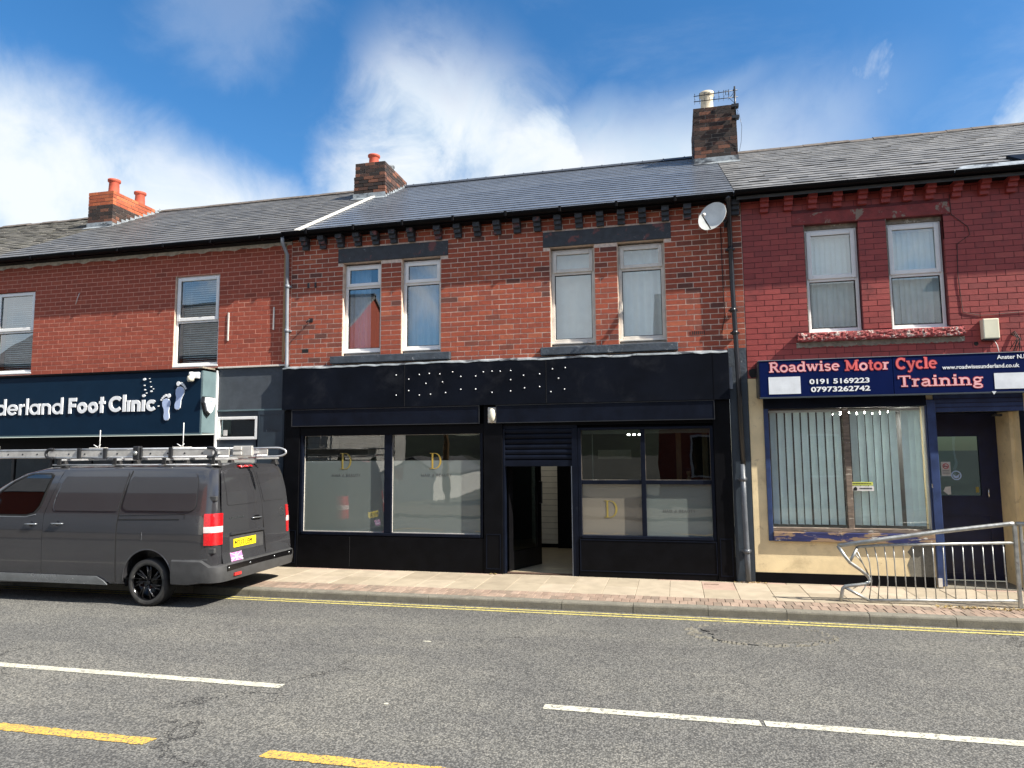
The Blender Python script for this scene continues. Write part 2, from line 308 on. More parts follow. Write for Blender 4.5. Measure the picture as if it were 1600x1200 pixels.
# asphalt
def asphalt(name, dark, light, k=1.0):
    m = bpy.data.materials.new(name); m.use_nodes = True; t = NT(m.node_tree); t.n.clear()
    o = t.new('ShaderNodeOutputMaterial'); p = t.new('ShaderNodeBsdfPrincipled'); t.l.new(p.outputs[0], o.inputs[0])
    pos = t.new('ShaderNodeNewGeometry').outputs['Position']
    big = t.noise(.45, 4, .55, pos).outputs[0]; mid = t.noise(3.2, 5, .6, pos).outputs[0]
    mp = t.new('ShaderNodeMapping', inp={0: pos}); mp.inputs['Scale'].default_value = (.10, 1.1, 1)
    streak = t.noise(1.0, 4, .55, mp.outputs[0]).outputs[0]
    v1 = t.new('ShaderNodeTexVoronoi', inp={'Vector': pos, 'Scale': 62.0}); v1.feature = 'F1'
    v2 = t.new('ShaderNodeTexVoronoi', inp={'Vector': pos, 'Scale': 115.0})
    cs = t.new('ShaderNodeSeparateColor', inp={0: v1.outputs['Color']}); cs2 = t.new('ShaderNodeSeparateColor', inp={0: v2.outputs['Color']})
    base = t.mix(t.sstep(cs.outputs[0], .15, .95), dark, light)
    base = t.mix(t.math('MULTIPLY', t.sstep(cs2.outputs[1], .88, .95), .40), base, (.36, .34, .29))
    base = t.mix(t.math('MULTIPLY', t.sstep(v1.outputs['Distance'], .42, .70), .60), base, (.018, .018, .018))
    f = t.math('ADD', t.math('MULTIPLY', big, .36), t.math('ADD', t.math('MULTIPLY', mid, .18), t.math('MULTIPLY', streak, .46)))
    base = t.mix(1.0, base, t.ramp(f, [(.36, (.66, .66, .68)), (.48, (.92, .92, .92)), (.62, (1.25, 1.23, 1.17))]), 'MULTIPLY')
    crack = t.new('ShaderNodeTexVoronoi', inp={'Scale': .55}); crack.feature = 'DISTANCE_TO_EDGE'
    wv = t.new('ShaderNodeVectorMath', operation='ADD', inp={0: pos})
    ns = t.noise(2.2, 5, .7, pos)
    sc_ = t.new('ShaderNodeVectorMath', operation='SCALE', inp={0: ns.outputs['Color'], 'Scale': .8}); t.l.new(sc_.outputs[0], wv.inputs[1])
    t.l.new(wv.outputs[0], crack.inputs['Vector'])
    ck = t.math('MULTIPLY', t.math('SUBTRACT', 1.0, t.sstep(crack.outputs['Distance'], .001, .009)), t.sstep(t.noise(.35, 2, .5, pos).outputs[0], .50, .58))
    base = t.mix(t.math('MULTIPLY', ck, .8), base, (.014, .014, .014))
    t.l.new(base, p.inputs['Base Color']); p.inputs['Roughness'].default_value = .82
    h = t.math('SUBTRACT', t.math('SUBTRACT', 1.0, v1.outputs['Distance']), t.math('MULTIPLY', ck, 1.5))
    b = t.new('ShaderNodeBump', inp={'Strength': .75 * k, 'Distance': .006, 'Height': h}); t.l.new(b.outputs[0], p.inputs['Normal'])
    MATS[name] = m
asphalt('asphalt', (.094, .095, .090), (.185, .183, .170))
asphalt('asphalt_patch', (.080, .080, .076), (.155, .152, .140), .4)

# ---------------------------------------------------------------- geometry helpers
W = {}
class MB:
    """collects boxes, prisms, tubes and lathes in world coordinates; build() links them as one mesh object"""
    def __init__(s): s.v = []; s.f = []; s.t = []; s.sm = []
    def face(s, idx, tint=.5, smooth=False): s.f.append(idx); s.t.append(tint); s.sm.append(smooth)
    def box(s, x0, x1, y0, y1, z0, z1, tint=.5):
        b = len(s.v)
        s.v += [(x0, y0, z0), (x1, y0, z0), (x1, y1, z0), (x0, y1, z0), (x0, y0, z1), (x1, y0, z1), (x1, y1, z1), (x0, y1, z1)]
        for q in ((0, 3, 2, 1), (4, 5, 6, 7), (0, 1, 5, 4), (1, 2, 6, 5), (2, 3, 7, 6), (3, 0, 4, 7)): s.face([b + i for i in q], tint)
        return s
    def quad(s, a, b, c, d, tint=.5):
        k = len(s.v); s.v += [tuple(a), tuple(b), tuple(c), tuple(d)]; s.face([k, k + 1, k + 2, k + 3], tint); return s
    def hexa(s, p8, tint=.5):
        b = len(s.v); s.v += [tuple(p) for p in p8]
        for q in ((0, 3, 2, 1), (4, 5, 6, 7), (0, 1, 5, 4), (1, 2, 6, 5), (2, 3, 7, 6), (3, 0, 4, 7)): s.face([b + i for i in q], tint)
        return s
    def prism(s, poly, mapf, d0, d1, tint=.5):
        """poly: 2D outline; mapf(a, b, depth) -> 3D"""
        n = len(poly); b = len(s.v)
        s.v += [tuple(mapf(p[0], p[1], d0)) for p in poly] + [tuple(mapf(p[0], p[1], d1)) for p in poly]
        s.face(list(range(b, b + n)), tint); s.face(list(range(b + 2 * n - 1, b + n - 1, -1)), tint)
        for i in range(n): j = (i + 1) % n; s.face([b + j, b + i, b + n + i, b + n + j], tint)
        return s
    def ribbon(s, pts, wd, mapf, d0, d1, closed=False, tint=.5):
        n = len(pts); L, R_ = [], []
        for i in range(n):
            if closed: a, c = pts[i - 1], pts[(i + 1) % n]
            else: a, c = pts[max(i - 1, 0)], pts[min(i + 1, n - 1)]
            p = pts[i]; dx, dy = c[0] - a[0], c[1] - a[1]; l = math.hypot(dx, dy) or 1
            nx, ny = -dy / l, dx / l
            k = 1.0
            if 0 < i < n - 1 or closed:
                e = (p[0] - a[0], p[1] - a[1]); le = math.hypot(*e) or 1
                cosv = abs((-e[1] / le) * nx + (e[0] / le) * ny); k = 1 / max(cosv, .5)
            hw = wd / 2 * k
            L.append((p[0] + nx * hw, p[1] + ny * hw)); R_.append((p[0] - nx * hw, p[1] - ny * hw))
        b = len(s.v)
        for q in (L, R_):
            for d in (d0, d1): s.v += [tuple(mapf(x, y, d)) for x, y in q]
        m = n if closed else n - 1
        for i in range(m):
            j = (i + 1) % n
            l0, l1, r0, r1 = b + i, b + n + i, b + 2 * n + i, b + 3 * n + i
            L0, L1, R0, R1 = b + j, b + n + j, b + 2 * n + j, b + 3 * n + j
            s.face([l0, L0, R0, r0], tint); s.face([l1, r1, R1, L1], tint); s.face([l0, l1, L1, L0], tint); s.face([r0, R0, R1, r1], tint)
        if not closed:
            s.face([b, b + 2 * n, b + 3 * n, b + n], tint); i = n - 1
            s.face([b + i, b + n + i, b + 3 * n + i, b + 2 * n + i], tint)
        return s
    def tube(s, pts, r, n=10, tint=.5, caps=True, closed=False):
        P = [Vector(p) for p in pts]; m = len(P); b = len(s.v)
        rr = r if isinstance(r, (list, tuple)) else [r] * m
        up = None
        for i, p in enumerate(P):
            if closed: t = P[(i + 1) % m] - P[i - 1]
            else: t = P[min(i + 1, m - 1)] - P[max(i - 1, 0)]
            t.normalize()
            if up is None:
                up = Vector((0, 0, 1)) if abs(t.z) < .9 else Vector((0, 1, 0))
            a = up - t * up.dot(t); a.normalize(); up = a; c = t.cross(a)
            for k in range(n):
                an = 2 * math.pi * k / n
                s.v.append(tuple(p + (a * math.cos(an) + c * math.sin(an)) * rr[i]))
        for i in range(m if closed else m - 1):
            for k in range(n):
                k2 = (k + 1) % n; j = (i + 1) % m
                s.face([b + i * n + k, b + j * n + k, b + j * n + k2, b + i * n + k2], tint, True)
        if caps and not closed:
            s.face([b + k for k in range(n)], tint); s.face([b + (m - 1) * n + k for k in range(n - 1, -1, -1)], tint)
        return s
    def lathe(s, prof, c, n=24, axis='z', tint=.5):
        """prof: list of (radius, height)"""
        b = len(s.v); c = Vector(c)
        for r, h in prof:
            for k in range(n):
                a = 2 * math.pi * k / n; u, v = r * math.cos(a), r * math.sin(a)
                s.v.append(tuple(c + (Vector((u, v, h)) if axis == 'z' else Vector((u, h, v)) if axis == 'y' else Vector((h, u, v)))))
        for i in range(len(prof) - 1):
            for k in range(n):
                k2 = (k + 1) % n
                q = [b + i * n + k, b + i * n + k2, b + (i + 1) * n + k2, b + (i + 1) * n + k]
                s.face(q if axis != 'y' else q[::-1], tint, True)
        return s
    def grid(s, rows, tint=.5, smooth=True):
        b = len(s.v); m = len(rows[0])
        for r in rows: s.v += [tuple(p) for p in r]
        for i in range(len(rows) - 1):
            for j in range(m - 1): s.face([b + i * m + j, b + i * m + j + 1, b + (i + 1) * m + j + 1, b + (i + 1) * m + j], tint, smooth)
        return s
    def mesh(s, name, mat, origin=None):
        xs = [v[0] for v in s.v]; ys = [v[1] for v in s.v]; zs = [v[2] for v in s.v]
        o = Vector(origin) if origin is not None else Vector(((min(xs) + max(xs)) / 2, (min(ys) + max(ys)) / 2, min(zs)))
        me = bpy.data.meshes.new(name)
        me.from_pydata([(v[0] - o.x, v[1] - o.y, v[2] - o.z) for v in s.v], [], s.f)
        me.polygons.foreach_set('use_smooth', s.sm)
        at = me.attributes.new('tint', 'FLOAT', 'FACE'); at.data.foreach_set('value', s.t)
        me.materials.append(MATS[mat]); me.update()
        return me, o
    def build(s, name, mat, parent=None, bevel=0, fix=False, kind=None, seg=1, solid=0):
        me, o = s.mesh(name, mat)
        if fix:
            bm = bmesh.new(); bm.from_mesh(me); bmesh.ops.remove_doubles(bm, verts=bm.verts, dist=1e-5)
            bmesh.ops.recalc_face_normals(bm, faces=bm.faces); bm.to_mesh(me); bm.free()
        ob = bpy.data.objects.new(name, me); place(ob, o, parent)
        if solid:
            md = ob.modifiers.new('solid', 'SOLIDIFY'); md.thickness = solid; md.offset = -1
            es = ob.modifiers.new('crisp_rim', 'EDGE_SPLIT'); es.split_angle = rad(35)
        if bevel:
            md = ob.modifiers.new('bevel', 'BEVEL'); md.width = bevel; md.segments = seg; md.limit_method = 'ANGLE'; md.angle_limit = rad(40)
        if kind: ob['kind'] = kind
        return ob
def place(ob, o, parent):
    COL.objects.link(ob); ob.parent = parent
    ob.location = Vector(o) - (W[parent.name] if parent else Vector((0, 0, 0))); W[ob.name] = Vector(o)
def thing(name, loc, label, cat, group=None):
    o = bpy.data.objects.new(name, None); place(o, loc, None); return tag(o, label, cat, group)
def tag(o, label=None, cat=None, group=None, kind=None):
    if label: o['label'] = label
    if cat: o['category'] = cat
    if group: o['group'] = group
    if kind: o['kind'] = kind
    return o
def piece(name, me, o, parent, rot=None):
    ob = bpy.data.objects.new(name, me); place(ob, o, parent)
    if rot: ob.rotation_euler = rot
    return ob
def box(name, mat, parent, x0, x1, y0, y1, z0, z1, bevel=0, kind=None): return MB().box(x0, x1, y0, y1, z0, z1).build(name, mat, parent, bevel, kind=kind)
XZ = lambda a, b, d: (a, d, b)          # facade plane: outline in x,z; depth in y
def text_mesh(txt, size, x, y, z, mat, name, parent, xs=1.0, bold=0.0, depth=.004, align='LEFT', rotz=0.0, spacing=1.0):
    cu = bpy.data.curves.new('lettering', 'FONT'); cu.body = txt; cu.size = size; cu.extrude = depth; cu.offset = bold
    cu.align_x = align; cu.space_character = spacing; cu.resolution_u = 4
    tmp = bpy.data.objects.new('tmp', cu); COL.objects.link(tmp)
    dg = bpy.context.evaluated_depsgraph_get(); me = bpy.data.meshes.new_from_object(tmp.evaluated_get(dg))
    bpy.data.objects.remove(tmp); bpy.data.curves.remove(cu)
    R = Matrix.Rotation(rotz, 4, 'Z') @ Matrix.Rotation(math.pi / 2, 4, 'X')
    me.transform(R @ Matrix.Diagonal((xs, 1, 1, 1)))
    me.materials.clear(); me.materials.append(MATS[mat]); me.name = name
    ob = bpy.data.objects.new(name, me); place(ob, (x, y, z), parent); return ob

# ---------------------------------------------------------------- ground, road, pavement
RZ = -0.11
def struct(name, mb, mat, **k):
    o = mb.build(name, mat, **k); o['kind'] = 'structure'; return o
ground = struct('ground', MB().box(-900, 900, -900, 900, -.60, -.30), 'ground_soil')
road = struct('road', MB().box(-60, 60, -9.75, -1.852, -.29, RZ), 'asphalt')
# far (south) pavement behind the camera
opp = struct('opposite_pavement', MB().box(-60, 60, -13.4, -9.752, -.29, -.005), 'paving_bed')
pav = struct('pavement', MB().box(-60, 60, -1.722, .02, -.29, -.012), 'paving_bed')
def chamfer_mesh(name, sx, sy, sz, mat, tint, ch=.004):
    """slab with its origin at the centre of its top"""
    x, y = sx / 2, sy / 2; m = MB(); b = 0
    m.v = [(-x, -y, -sz), (x, -y, -sz), (x, y, -sz), (-x, y, -sz), (-x, -y, -ch), (x, -y, -ch), (x, y, -ch), (-x, y, -ch),
           (-x + ch, -y + ch, 0), (x - ch, -y + ch, 0), (x - ch, y - ch, 0), (-x + ch, y - ch, 0)]
    for q in ((0, 3, 2, 1), (8, 9, 10, 11), (0, 1, 5, 4), (1, 2, 6, 5), (2, 3, 7, 6), (3, 0, 4, 7), (4, 5, 9, 8), (5, 6, 10, 9), (6, 7, 11, 10), (7, 4, 8, 11)): m.face(list(q), tint)
    return m.mesh(name, mat, (0, 0, 0))[0]
slabA = [chamfer_mesh('flagstone', .447, .585, .035, 'flagstone', t) for t in (.05, .25, .4, .55, .7, .85, 1.0)]
for r, yc in enumerate((-.405, -.998)):
    for i in range(-31, 20):
        xc = i * .4505 + .10
        me = random.choice(slabA[:6] if rnd() < .93 else slabA)
        piece('flagstone', me, (xc, yc, U(-.003, .001)), pav, (U(-.004, .004), U(-.004, .004), U(-.003, .003)))
cut = [chamfer_mesh('edge_stone', .60, .10, .03, 'flagstone', t) for t in (.0, .5, 1.0)]
for i in range(-22, 16): piece('edge_stone', random.choice(cut), (i * .605, -.057, U(-.004, 0)), pav)
pvs = [chamfer_mesh('paver', .100, .204, .04, 'paver_red', t, .004) for t in (.0, .15, .3, .45, .6, .75, .9, 1)]
pr = MB(); spots = []
for r, yc in enumerate((-1.402, -1.612)):
    for i in range(-135, 82):
        spots.append((i * .1045 + (.05 if r else 0), yc))
spots.sort(key=lambda p: abs(p[0] - .6))
for k, (x, y) in enumerate(spots):
    z = U(-.004, .001)
    if k < 290: piece('paver', random.choice(pvs), (x, y, z), pav, (U(-.01, .01), U(-.012, .012), U(-.02, .02)))
    else: pr.box(x - .05, x + .05, y - .102, y + .102, z - .04, z, rnd())
pr.build('paver_bed', 'paver_red', pav, kind='stuff')
kerb = struct('kerb', MB().box(-60, 60, -1.850, -1.724, -.29, -.03), 'kerb_stone')
km = []
for t in range(3):
    m = MB(); n = 4
    prof = [(.0, -.14), (.0, -.028), (.006, -.012), (.022, -.001), (.128, .0), (.128, -.14)]
    L = .905
    m.v = []; 
    for xx in (-L / 2, L / 2): m.v += [(xx, -.0645 + a, b) for a, b in prof]
    N = len(prof); m.face(list(range(N)), .5); m.face(list(range(2 * N - 1, N - 1, -1)), .5)
    for i in range(N): j = (i + 1) % N; m.face([i + N, j + N, j, i], .5)
    km.append(m.mesh('kerb_stone', 'kerb_stone', (0, 0, 0))[0])
for i in range(-16, 10): piece('kerb_stone', random.choice(km), (i * .912 + .80, -1.79 + U(-.004, .004), U(-.004, .003)), kerb, (0, 0, U(-.004, .004)))

# road markings: thin painted sheets with ragged edges
def marking(name, mat, x0, x1, y0, y1, z=RZ + .004, step=.04, rag=.004, skew=0.0):
    n = max(2, int((x1 - x0) / step)); m = MB(); a, b = [], []
    for i in range(n + 1):
        x = x0 + (x1 - x0) * i / n
        a.append((x + (U(-.01, .01) if i in (0, n) else 0), y0 + U(-rag, rag), z)); b.append((x + skew + (U(-.01, .01) if i in (0, n) else 0), y1 + U(-rag, rag), z))
    m.grid([a, b], smooth=False)
    return struct(name, m, mat)
marking('double_yellow_line', 'yellow_line', -13, 9, -1.985, -1.935)
marking('double_yellow_line', 'yellow_line', -13, 9, -2.105, -2.052)
for x0, x1 in ((-12.5, -9.5), (-6.51 - 1.0, -3.43), (-1.08, .565), (.60, 2.9), (4.9, 7.9)): marking('centre_line', 'white_line', x0, x1, -5.30, -5.195)
for x0, x1 in ((-7.4, -6.0), (-5.10, -3.72), (-2.80, -1.2), (-.1, 1.2), (2.2, 3.5)): marking('bay_line', 'orange_line', x0, x1, -6.555, -6.44, rag=.008, skew=.03)
# repaired patch in the road
m = MB(); pts = []
for i in range(34):
    a = 2 * math.pi * i / 34; rr = 1 + .16 * math.sin(3 * a + 1) + U(-.07, .07)
    pts.append((.86 + .66 * rr * math.cos(a), -2.62 + .40 * rr * math.sin(a)))
m.prism(pts, lambda a, b, d: (a, b, d), RZ + .010, RZ - .01); struct('road_patch', m, 'asphalt_patch', fix=True)
m = MB()
for i in range(150):
    a = U(0, 6.28); x = .86 + .72 * math.cos(a) * U(.9, 1.12); y = -2.62 + .44 * math.sin(a) * U(.9, 1.1); s_ = U(.008, .028)
    m.hexa([(x - s_, y - s_, RZ), (x + s_, y - s_ * .6, RZ), (x + s_ * .7, y + s_, RZ), (x - s_, y + s_ * .7, RZ), (x - s_ * .6, y - s_ * .6, RZ + .014), (x + s_ * .5, y - s_ * .4, RZ + .012), (x + s_ * .4, y + s_ * .5, RZ + .016), (x - s_ * .5, y + s_ * .5, RZ + .012)])
m.build('loose_stones', 'kerb_stone', kind='stuff')
# litter and leaves along kerb and shopfront
m = MB()
def leaf(x, y, z, s_=.02):
    a = U(0, 6.28); c, d = math.cos(a) * s_, math.sin(a) * s_
    m.quad((x - c, y - d, z), (x + d * .6, y - c * .6, z + U(.002, .012)), (x + c, y + d, z + U(0, .006)), (x - d * .6, y + c * .6, z + U(.002, .014)), rnd())
for i in range(220): leaf(U(3.05, 4.15), -1.29 + U(-.06, .05) + U(-.04, .04), .002, U(.008, .026))
for i in range(16): leaf(-2.86 + U(-.06, .06), -.10 + U(-.03, .03), .004, U(.012, .028))
for i in range(60): leaf(U(.78, 1.25), U(-.14, -.05), .003, U(.008, .02))
for i in range(120): leaf(U(-9, 7), -1.88 - abs(U(-.03, .10)), RZ + .003, U(.004, .012))
for i in range(30): leaf(U(2.0, 4.3), -1.3 + U(-.1, .1), .002, U(.006, .015))
m.build('fallen_leaves', 'leaf_dead', kind='stuff')
for (x, y, s_) in ((-2.67, -3.62, .05), (2.0, -2.2, 0.0), (-2.35, -5.45, .02)):
    if s_: struct('paint_spill', MB().prism([(x - s_, y - .01), (x - .3 * s_, y - .018), (x + s_, y - .004), (x + .5 * s_, y + .018), (x - .6 * s_, y + .014)], lambda a, b, d: (a, b, d), RZ + .004, RZ - .002), 'white_line')
box('service_cover', 'asphalt_patch', None, -.62, -.02, -6.92, -6.62, RZ - .01, RZ + .004)['kind'] = 'structure'
bpy.data.objects['service_cover']['kind'] = 'structure'

# ---------------------------------------------------------------- walls of brick
def wall_sheet(x0, x1, z0, z1, y, holes, depth=.25):
    xs = sorted({x0, x1, *[h[0] for h in holes], *[h[1] for h in holes]}); zs = sorted({z0, z1, *[h[2] for h in holes], *[h[3] for h in holes]})
    m = MB()
    for a, b in zip(xs, xs[1:]):
        for c, d in zip(zs, zs[1:]):
            if any(h[0] <= a and b <= h[1] and h[2] <= c and d <= h[3] for h in holes): continue
            m.box(a, b, y, y + depth, c, d)
    return m
def brick_courses(x0, x1, z0, z1, holes, course=.0845, length=.240, joint=.009, phase=0.0):
    out_ = []; nrow = int(round((z1 - z0) / course)); course = (z1 - z0) / nrow
    for r in range(nrow):
        za, zb = z0 + r * course + joint / 2, z0 + (r + 1) * course - joint / 2
        x = x0 - (length / 2 if r % 2 else 0) - phase; row = []
        cuts = [(h[0], h[1]) for h in holes if h[2] < zb - .02 and h[3] > za + .02]
        while x < x1:
            a, b = max(x, x0) + joint / 2, min(x + length, x1) - joint / 2
            segs = [(a, b)]
            for c in cuts:
                ns = []
                for s0, s1 in segs:
                    if c[1] <= s0 or c[0] >= s1: ns.append((s0, s1)); continue
                    if c[0] > s0: ns.append((s0, c[0]))
                    if c[1] < s1: ns.append((c[1], s1))
                segs = ns
            row += segs
            x += length
        k = 0; row.sort()
        while k < len(row):      # a closer too thin to stand alone joins its neighbour
            s0, s1 = row[k]
            if s1 - s0 < .07 and len(row) > 1:
                if k + 1 < len(row) and row[k + 1][0] - s1 < joint + .003: row[k + 1] = (s0, row[k + 1][1]); row.pop(k); continue
                if k and s0 - row[k - 1][1] < joint + .003: row[k - 1] = (row[k - 1][0], s1); row.pop(k); continue
            k += 1
        out_ += [(s0, s1, za, zb) for s0, s1 in row if s1 - s0 > .015]
    return out_
BM = {}
def brick_wall(parent, mat, mortar, x0, x1, z0, z1, holes, y=0.0, proud=.0025, nparts=300, tints=lambda x, z: rnd(), phase=0.0, name='wall', focus=(0, 4), joint=.012):
    wl = wall_sheet(x0, x1, z0, z1, y, holes).build(name, mortar, parent)
    bl = brick_courses(x0, x1, z0, z1, holes, phase=phase, joint=joint)
    bl.sort(key=lambda b: ((b[0] + b[1]) / 2 - focus[0]) ** 2 + ((b[2] + b[3]) / 2 - 1.9) ** 2)
    rest = MB()
    for k, (a, b, c, d) in enumerate(bl):
        t = min(max(tints((a + b) / 2, (c + d) / 2), 0), 1); pz = proud + U(-.0008, .0012)
        if k < nparts:
            L, H = round(b - a, 3), round(d - c, 3); key = (mat, L, H, int(t * 7.99))
            if key not in BM: BM[key] = MB().box(-L / 2, L / 2, 0, .05, 0, H, (int(t * 7.99) + .5) / 8).mesh('brick', mat, (0, 0, 0))[0]
            piece('brick', BM[key], ((a + b) / 2, y - pz, c + U(-.0015, .0015)), wl, (U(-.004, .004), 0, U(-.006, .006)))
        else: rest.box(a, b, y - pz, y + .05, c, d, t)
    if rest.f: rest.build('brickwork', mat, wl, kind='stuff')
    return wl

# ---------------------------------------------------------------- roofs
SL = .564; ANG = math.atan(SL); RIDGE_Y = 4.3
def roof_z(y, z0=5.93): return z0 + SL * y
def slate_roof(b, mat, x0, x1, nparts, focus=0, z0=5.93, gauge=.252, wid=.30, rough=.0, ridge='ridge_clay', y_eave=-.165, ridgepart=True, sag=0):
    Ls = (RIDGE_Y - y_eave) / math.cos(ANG)
    m = MB()
    A, Bz = roof_z(y_eave, z0) - .03, roof_z(RIDGE_Y, z0) - .03
    m.hexa([(x0, y_eave, A - .05), (x1, y_eave, A - .05), (x1, RIDGE_Y, Bz - .05), (x0, RIDGE_Y, Bz - .05), (x0, y_eave, A), (x1, y_eave, A), (x1, RIDGE_Y, Bz), (x0, RIDGE_Y, Bz)])
    rf = m.build('roof', 'room_dark', b)
    m = MB()
    m.hexa([(x0, RIDGE_Y, Bz - .05), (x1, RIDGE_Y, Bz - .05), (x1, 8.7, A - .05), (x0, 8.7, A - .05), (x0, RIDGE_Y, Bz), (x1, RIDGE_Y, Bz), (x1, 8.7, A), (x0, 8.7, A)])
    m.build('rear_slope', mat, rf)
    cells = []
    nr = int(Ls / gauge)
    for r in range(nr + 1):
        s = r * gauge; x = x0 + (0 if r % 2 == 0 else -wid / 2)
        while x < x1 - .02:
            a, c = max(x, x0) + .0015, min(x + wid, x1) - .0015
            if c - a > .05: cells.append((a, c, s))
            x += wid
    cells.sort(key=lambda q: (q[0] - focus) ** 2 + (q[2] * .83 + 10.9) ** 2 + (4 + q[2] * .5) ** 2)
    rest = MB(); cache = {}
    for k, (a, c, s) in enumerate(cells):
        L = min(gauge * 1.75, Ls - s + .02); tb = rnd(); ti = int(tb * 7.99)
        y, z = y_eave + s * math.cos(ANG), roof_z(y_eave, z0) + s * math.sin(ANG)
        lift = .024 + rough * U(0, 1) ** 3 * .014; tw = U(-1, 1) * (.001 + rough * .005); slip = -rough * (U(0, 1) ** 8) * .07
        yy, zz_ = y + slip * math.cos(ANG), z + slip * math.sin(ANG)
        if k < nparts:
            key = (round(c - a, 2), round(L, 2), ti)
            if key not in cache:
                w2 = key[0] / 2
                cache[key] = MB().box(-w2, w2, 0, key[1], -.014, 0, (ti + .5) / 8).mesh('slate', mat, (0, 0, 0))[0]
            ob = piece('slate', cache[key], ((a + c) / 2, yy, zz_ + lift), rf, (ANG - lift / L * 1.0, tw, U(-1, 1) * rough * .004))
        else:
            t2 = tb; w2 = (c - a) / 2; xm = (a + c) / 2
            dy, dz = math.cos(ANG - lift / L) * L, math.sin(ANG - lift / L) * L
            e = tw * w2
            P = [(a, yy, zz_ + lift + e - .014), (c, yy, zz_ + lift - e - .014), (c, yy + dy, zz_ + lift + dz - .012), (a, yy + dy, zz_ + lift + dz - .012),
                 (a, yy, zz_ + lift + e), (c, yy, zz_ + lift - e), (c, yy + dy, zz_ + lift + dz - .004), (a, yy + dy, zz_ + lift + dz - .004)]
            rest.hexa(P, t2)
    if rest.f: rest.build('slating', mat, rf, kind='stuff')
    # ridge tiles
    rt = None; x = x0; n = 0
    while x < x1 - .05:
        L = min(.455, x1 - x); zr = roof_z(RIDGE_Y, z0) + .035 + rough * U(-.012, .012)
        m = MB()
        pr_ = [(-.14, -.085), (-.10, -.05), (-.05, -.008), (0, .012), (.05, -.008), (.10, -.05), (.14, -.085)]
        m.ribbon(pr_, .018, lambda a, b_, d: (d, RIDGE_Y + a, zr + b_), x + .003, x + L - .003)
        o = m.build('ridge_tile', ridge, rf)
        if not rough: MB().box(x + L - .012, x + L + .012, RIDGE_Y - .03, RIDGE_Y + .03, zr, zr + .020).build('ridge_clip', 'black_paint', rf)
        x += L; n += 1
    return rf
def half_round(x0, x1, yc, zc, r=.057, th=.006, n=8):
    m = MB(); pts = [(r * math.cos(math.pi + math.pi * i / n), r * math.sin(math.pi + math.pi * i / n)) for i in range(n + 1)]
    m.ribbon(pts, th, lambda a, b, d: (d, yc + a, zc + b), x0, x1); return m

# ---------------------------------------------------------------- windows
def bars(m, x0, x1, z0, z1, y0, y1, t, tb=None):
    tb = tb or t
    m.box(x0, x0 + t, y0, y1, z0, z1); m.box(x1 - t, x1, y0, y1, z0, z1); m.box(x0 + t, x1 - t, y0 + .0005, y1 - .0005, z0, z0 + tb); m.box(x0 + t, x1 - t, y0 + .0005, y1 - .0005, z1 - tb, z1)
def upvc_window(b, x0, x1, z0, z1, y, tz, top_open=True, frame='pvc_white', glass='glass_clear', t=.055, sash_t=.06):
    """outer frame, transom at tz, opening sash (upper), fixed lower pane"""
    m = MB(); bars(m, x0, x1, z0, z1, y, y + .07, t); m.box(x0 + t, x1 - t, y + .001, y + .069, tz - .025, tz + .025)
    wn = m.build('window', frame, b, .006)
    m = MB(); bars(m, x0 + .03, x1 - .03, tz + .012, z1 - .03, y - .022, y - .002, sash_t); m.build('sash', frame, wn, .006)
    MB().box(x0 + .03 + sash_t - .01, x1 - .03 - sash_t + .01, y + .008, y + .014, tz + .012 + sash_t - .01, z1 - .03 - sash_t + .01).build('pane', glass, wn)
    MB().box(x0 + t - .008, x1 - t + .008, y + .028, y + .034, z0 + t - .008, tz - .02).build('pane', glass, wn)
    m = MB()
    bars(m, x0 + t, x1 - t, z0 + t, tz - .025, y + .012, y + .026, .010); m.build('bead', 'van_seam', wn)
    MB().box(x0 - .01, x1 + .01, y - .05, y + .03, z0 - .03, z0 - .002).build('sill', frame, wn, .004)
    return wn
def room(b, x0, x1, z0, z1, y0, depth=2.2, mat='room_dark', name='room'):
    m = MB()
    m.quad((x0, y0, z0), (x1, y0, z0), (x1, y0 + depth, z0), (x0, y0 + depth, z0)); m.quad((x0, y0, z1), (x0, y0 + depth, z1), (x1, y0 + depth, z1), (x1, y0, z1))
    m.quad((x0, y0, z0), (x0, y0 + depth, z0), (x0, y0 + depth, z1), (x0, y0, z1)); m.quad((x1, y0, z0), (x1, y0, z1), (x1, y0 + depth, z1), (x1, y0 + depth, z0))
    m.quad((x0, y0 + depth, z0), (x1, y0 + depth, z0), (x1, y0 + depth, z1), (x0, y0 + depth, z1))
    return m.build(name, mat, b)
def curtain(x0, x1, z0, z1, y, mat, label, amp=.022, wl=.11, group=None):
    t = thing('curtain', ((x0 + x1) / 2, y, z0), label, 'curtain', group)
    n = int((x1 - x0) / .012); rows = []; ph = U(0, 6)
    for j in range(7):
        z = z0 + (z1 - z0) * j / 6; r = []
        for i in range(n + 1):
            x = x0 + (x1 - x0) * i / n
            r.append((x, y + amp * (math.sin(x * 6.283 / wl + ph) + .5 * math.sin(x * 6.283 / wl * .43 + 2 * ph)) * (1.1 - .3 * j / 6), z))
        rows.append(r)
    MB().grid(rows).build('fabric', mat, t, solid=.003)
    MB().tube([(x0 - .02, y, z1 + .01), (x1 + .02, y, z1 + .01)], .010, 8).build('rail', 'pvc_white', t)
    return t
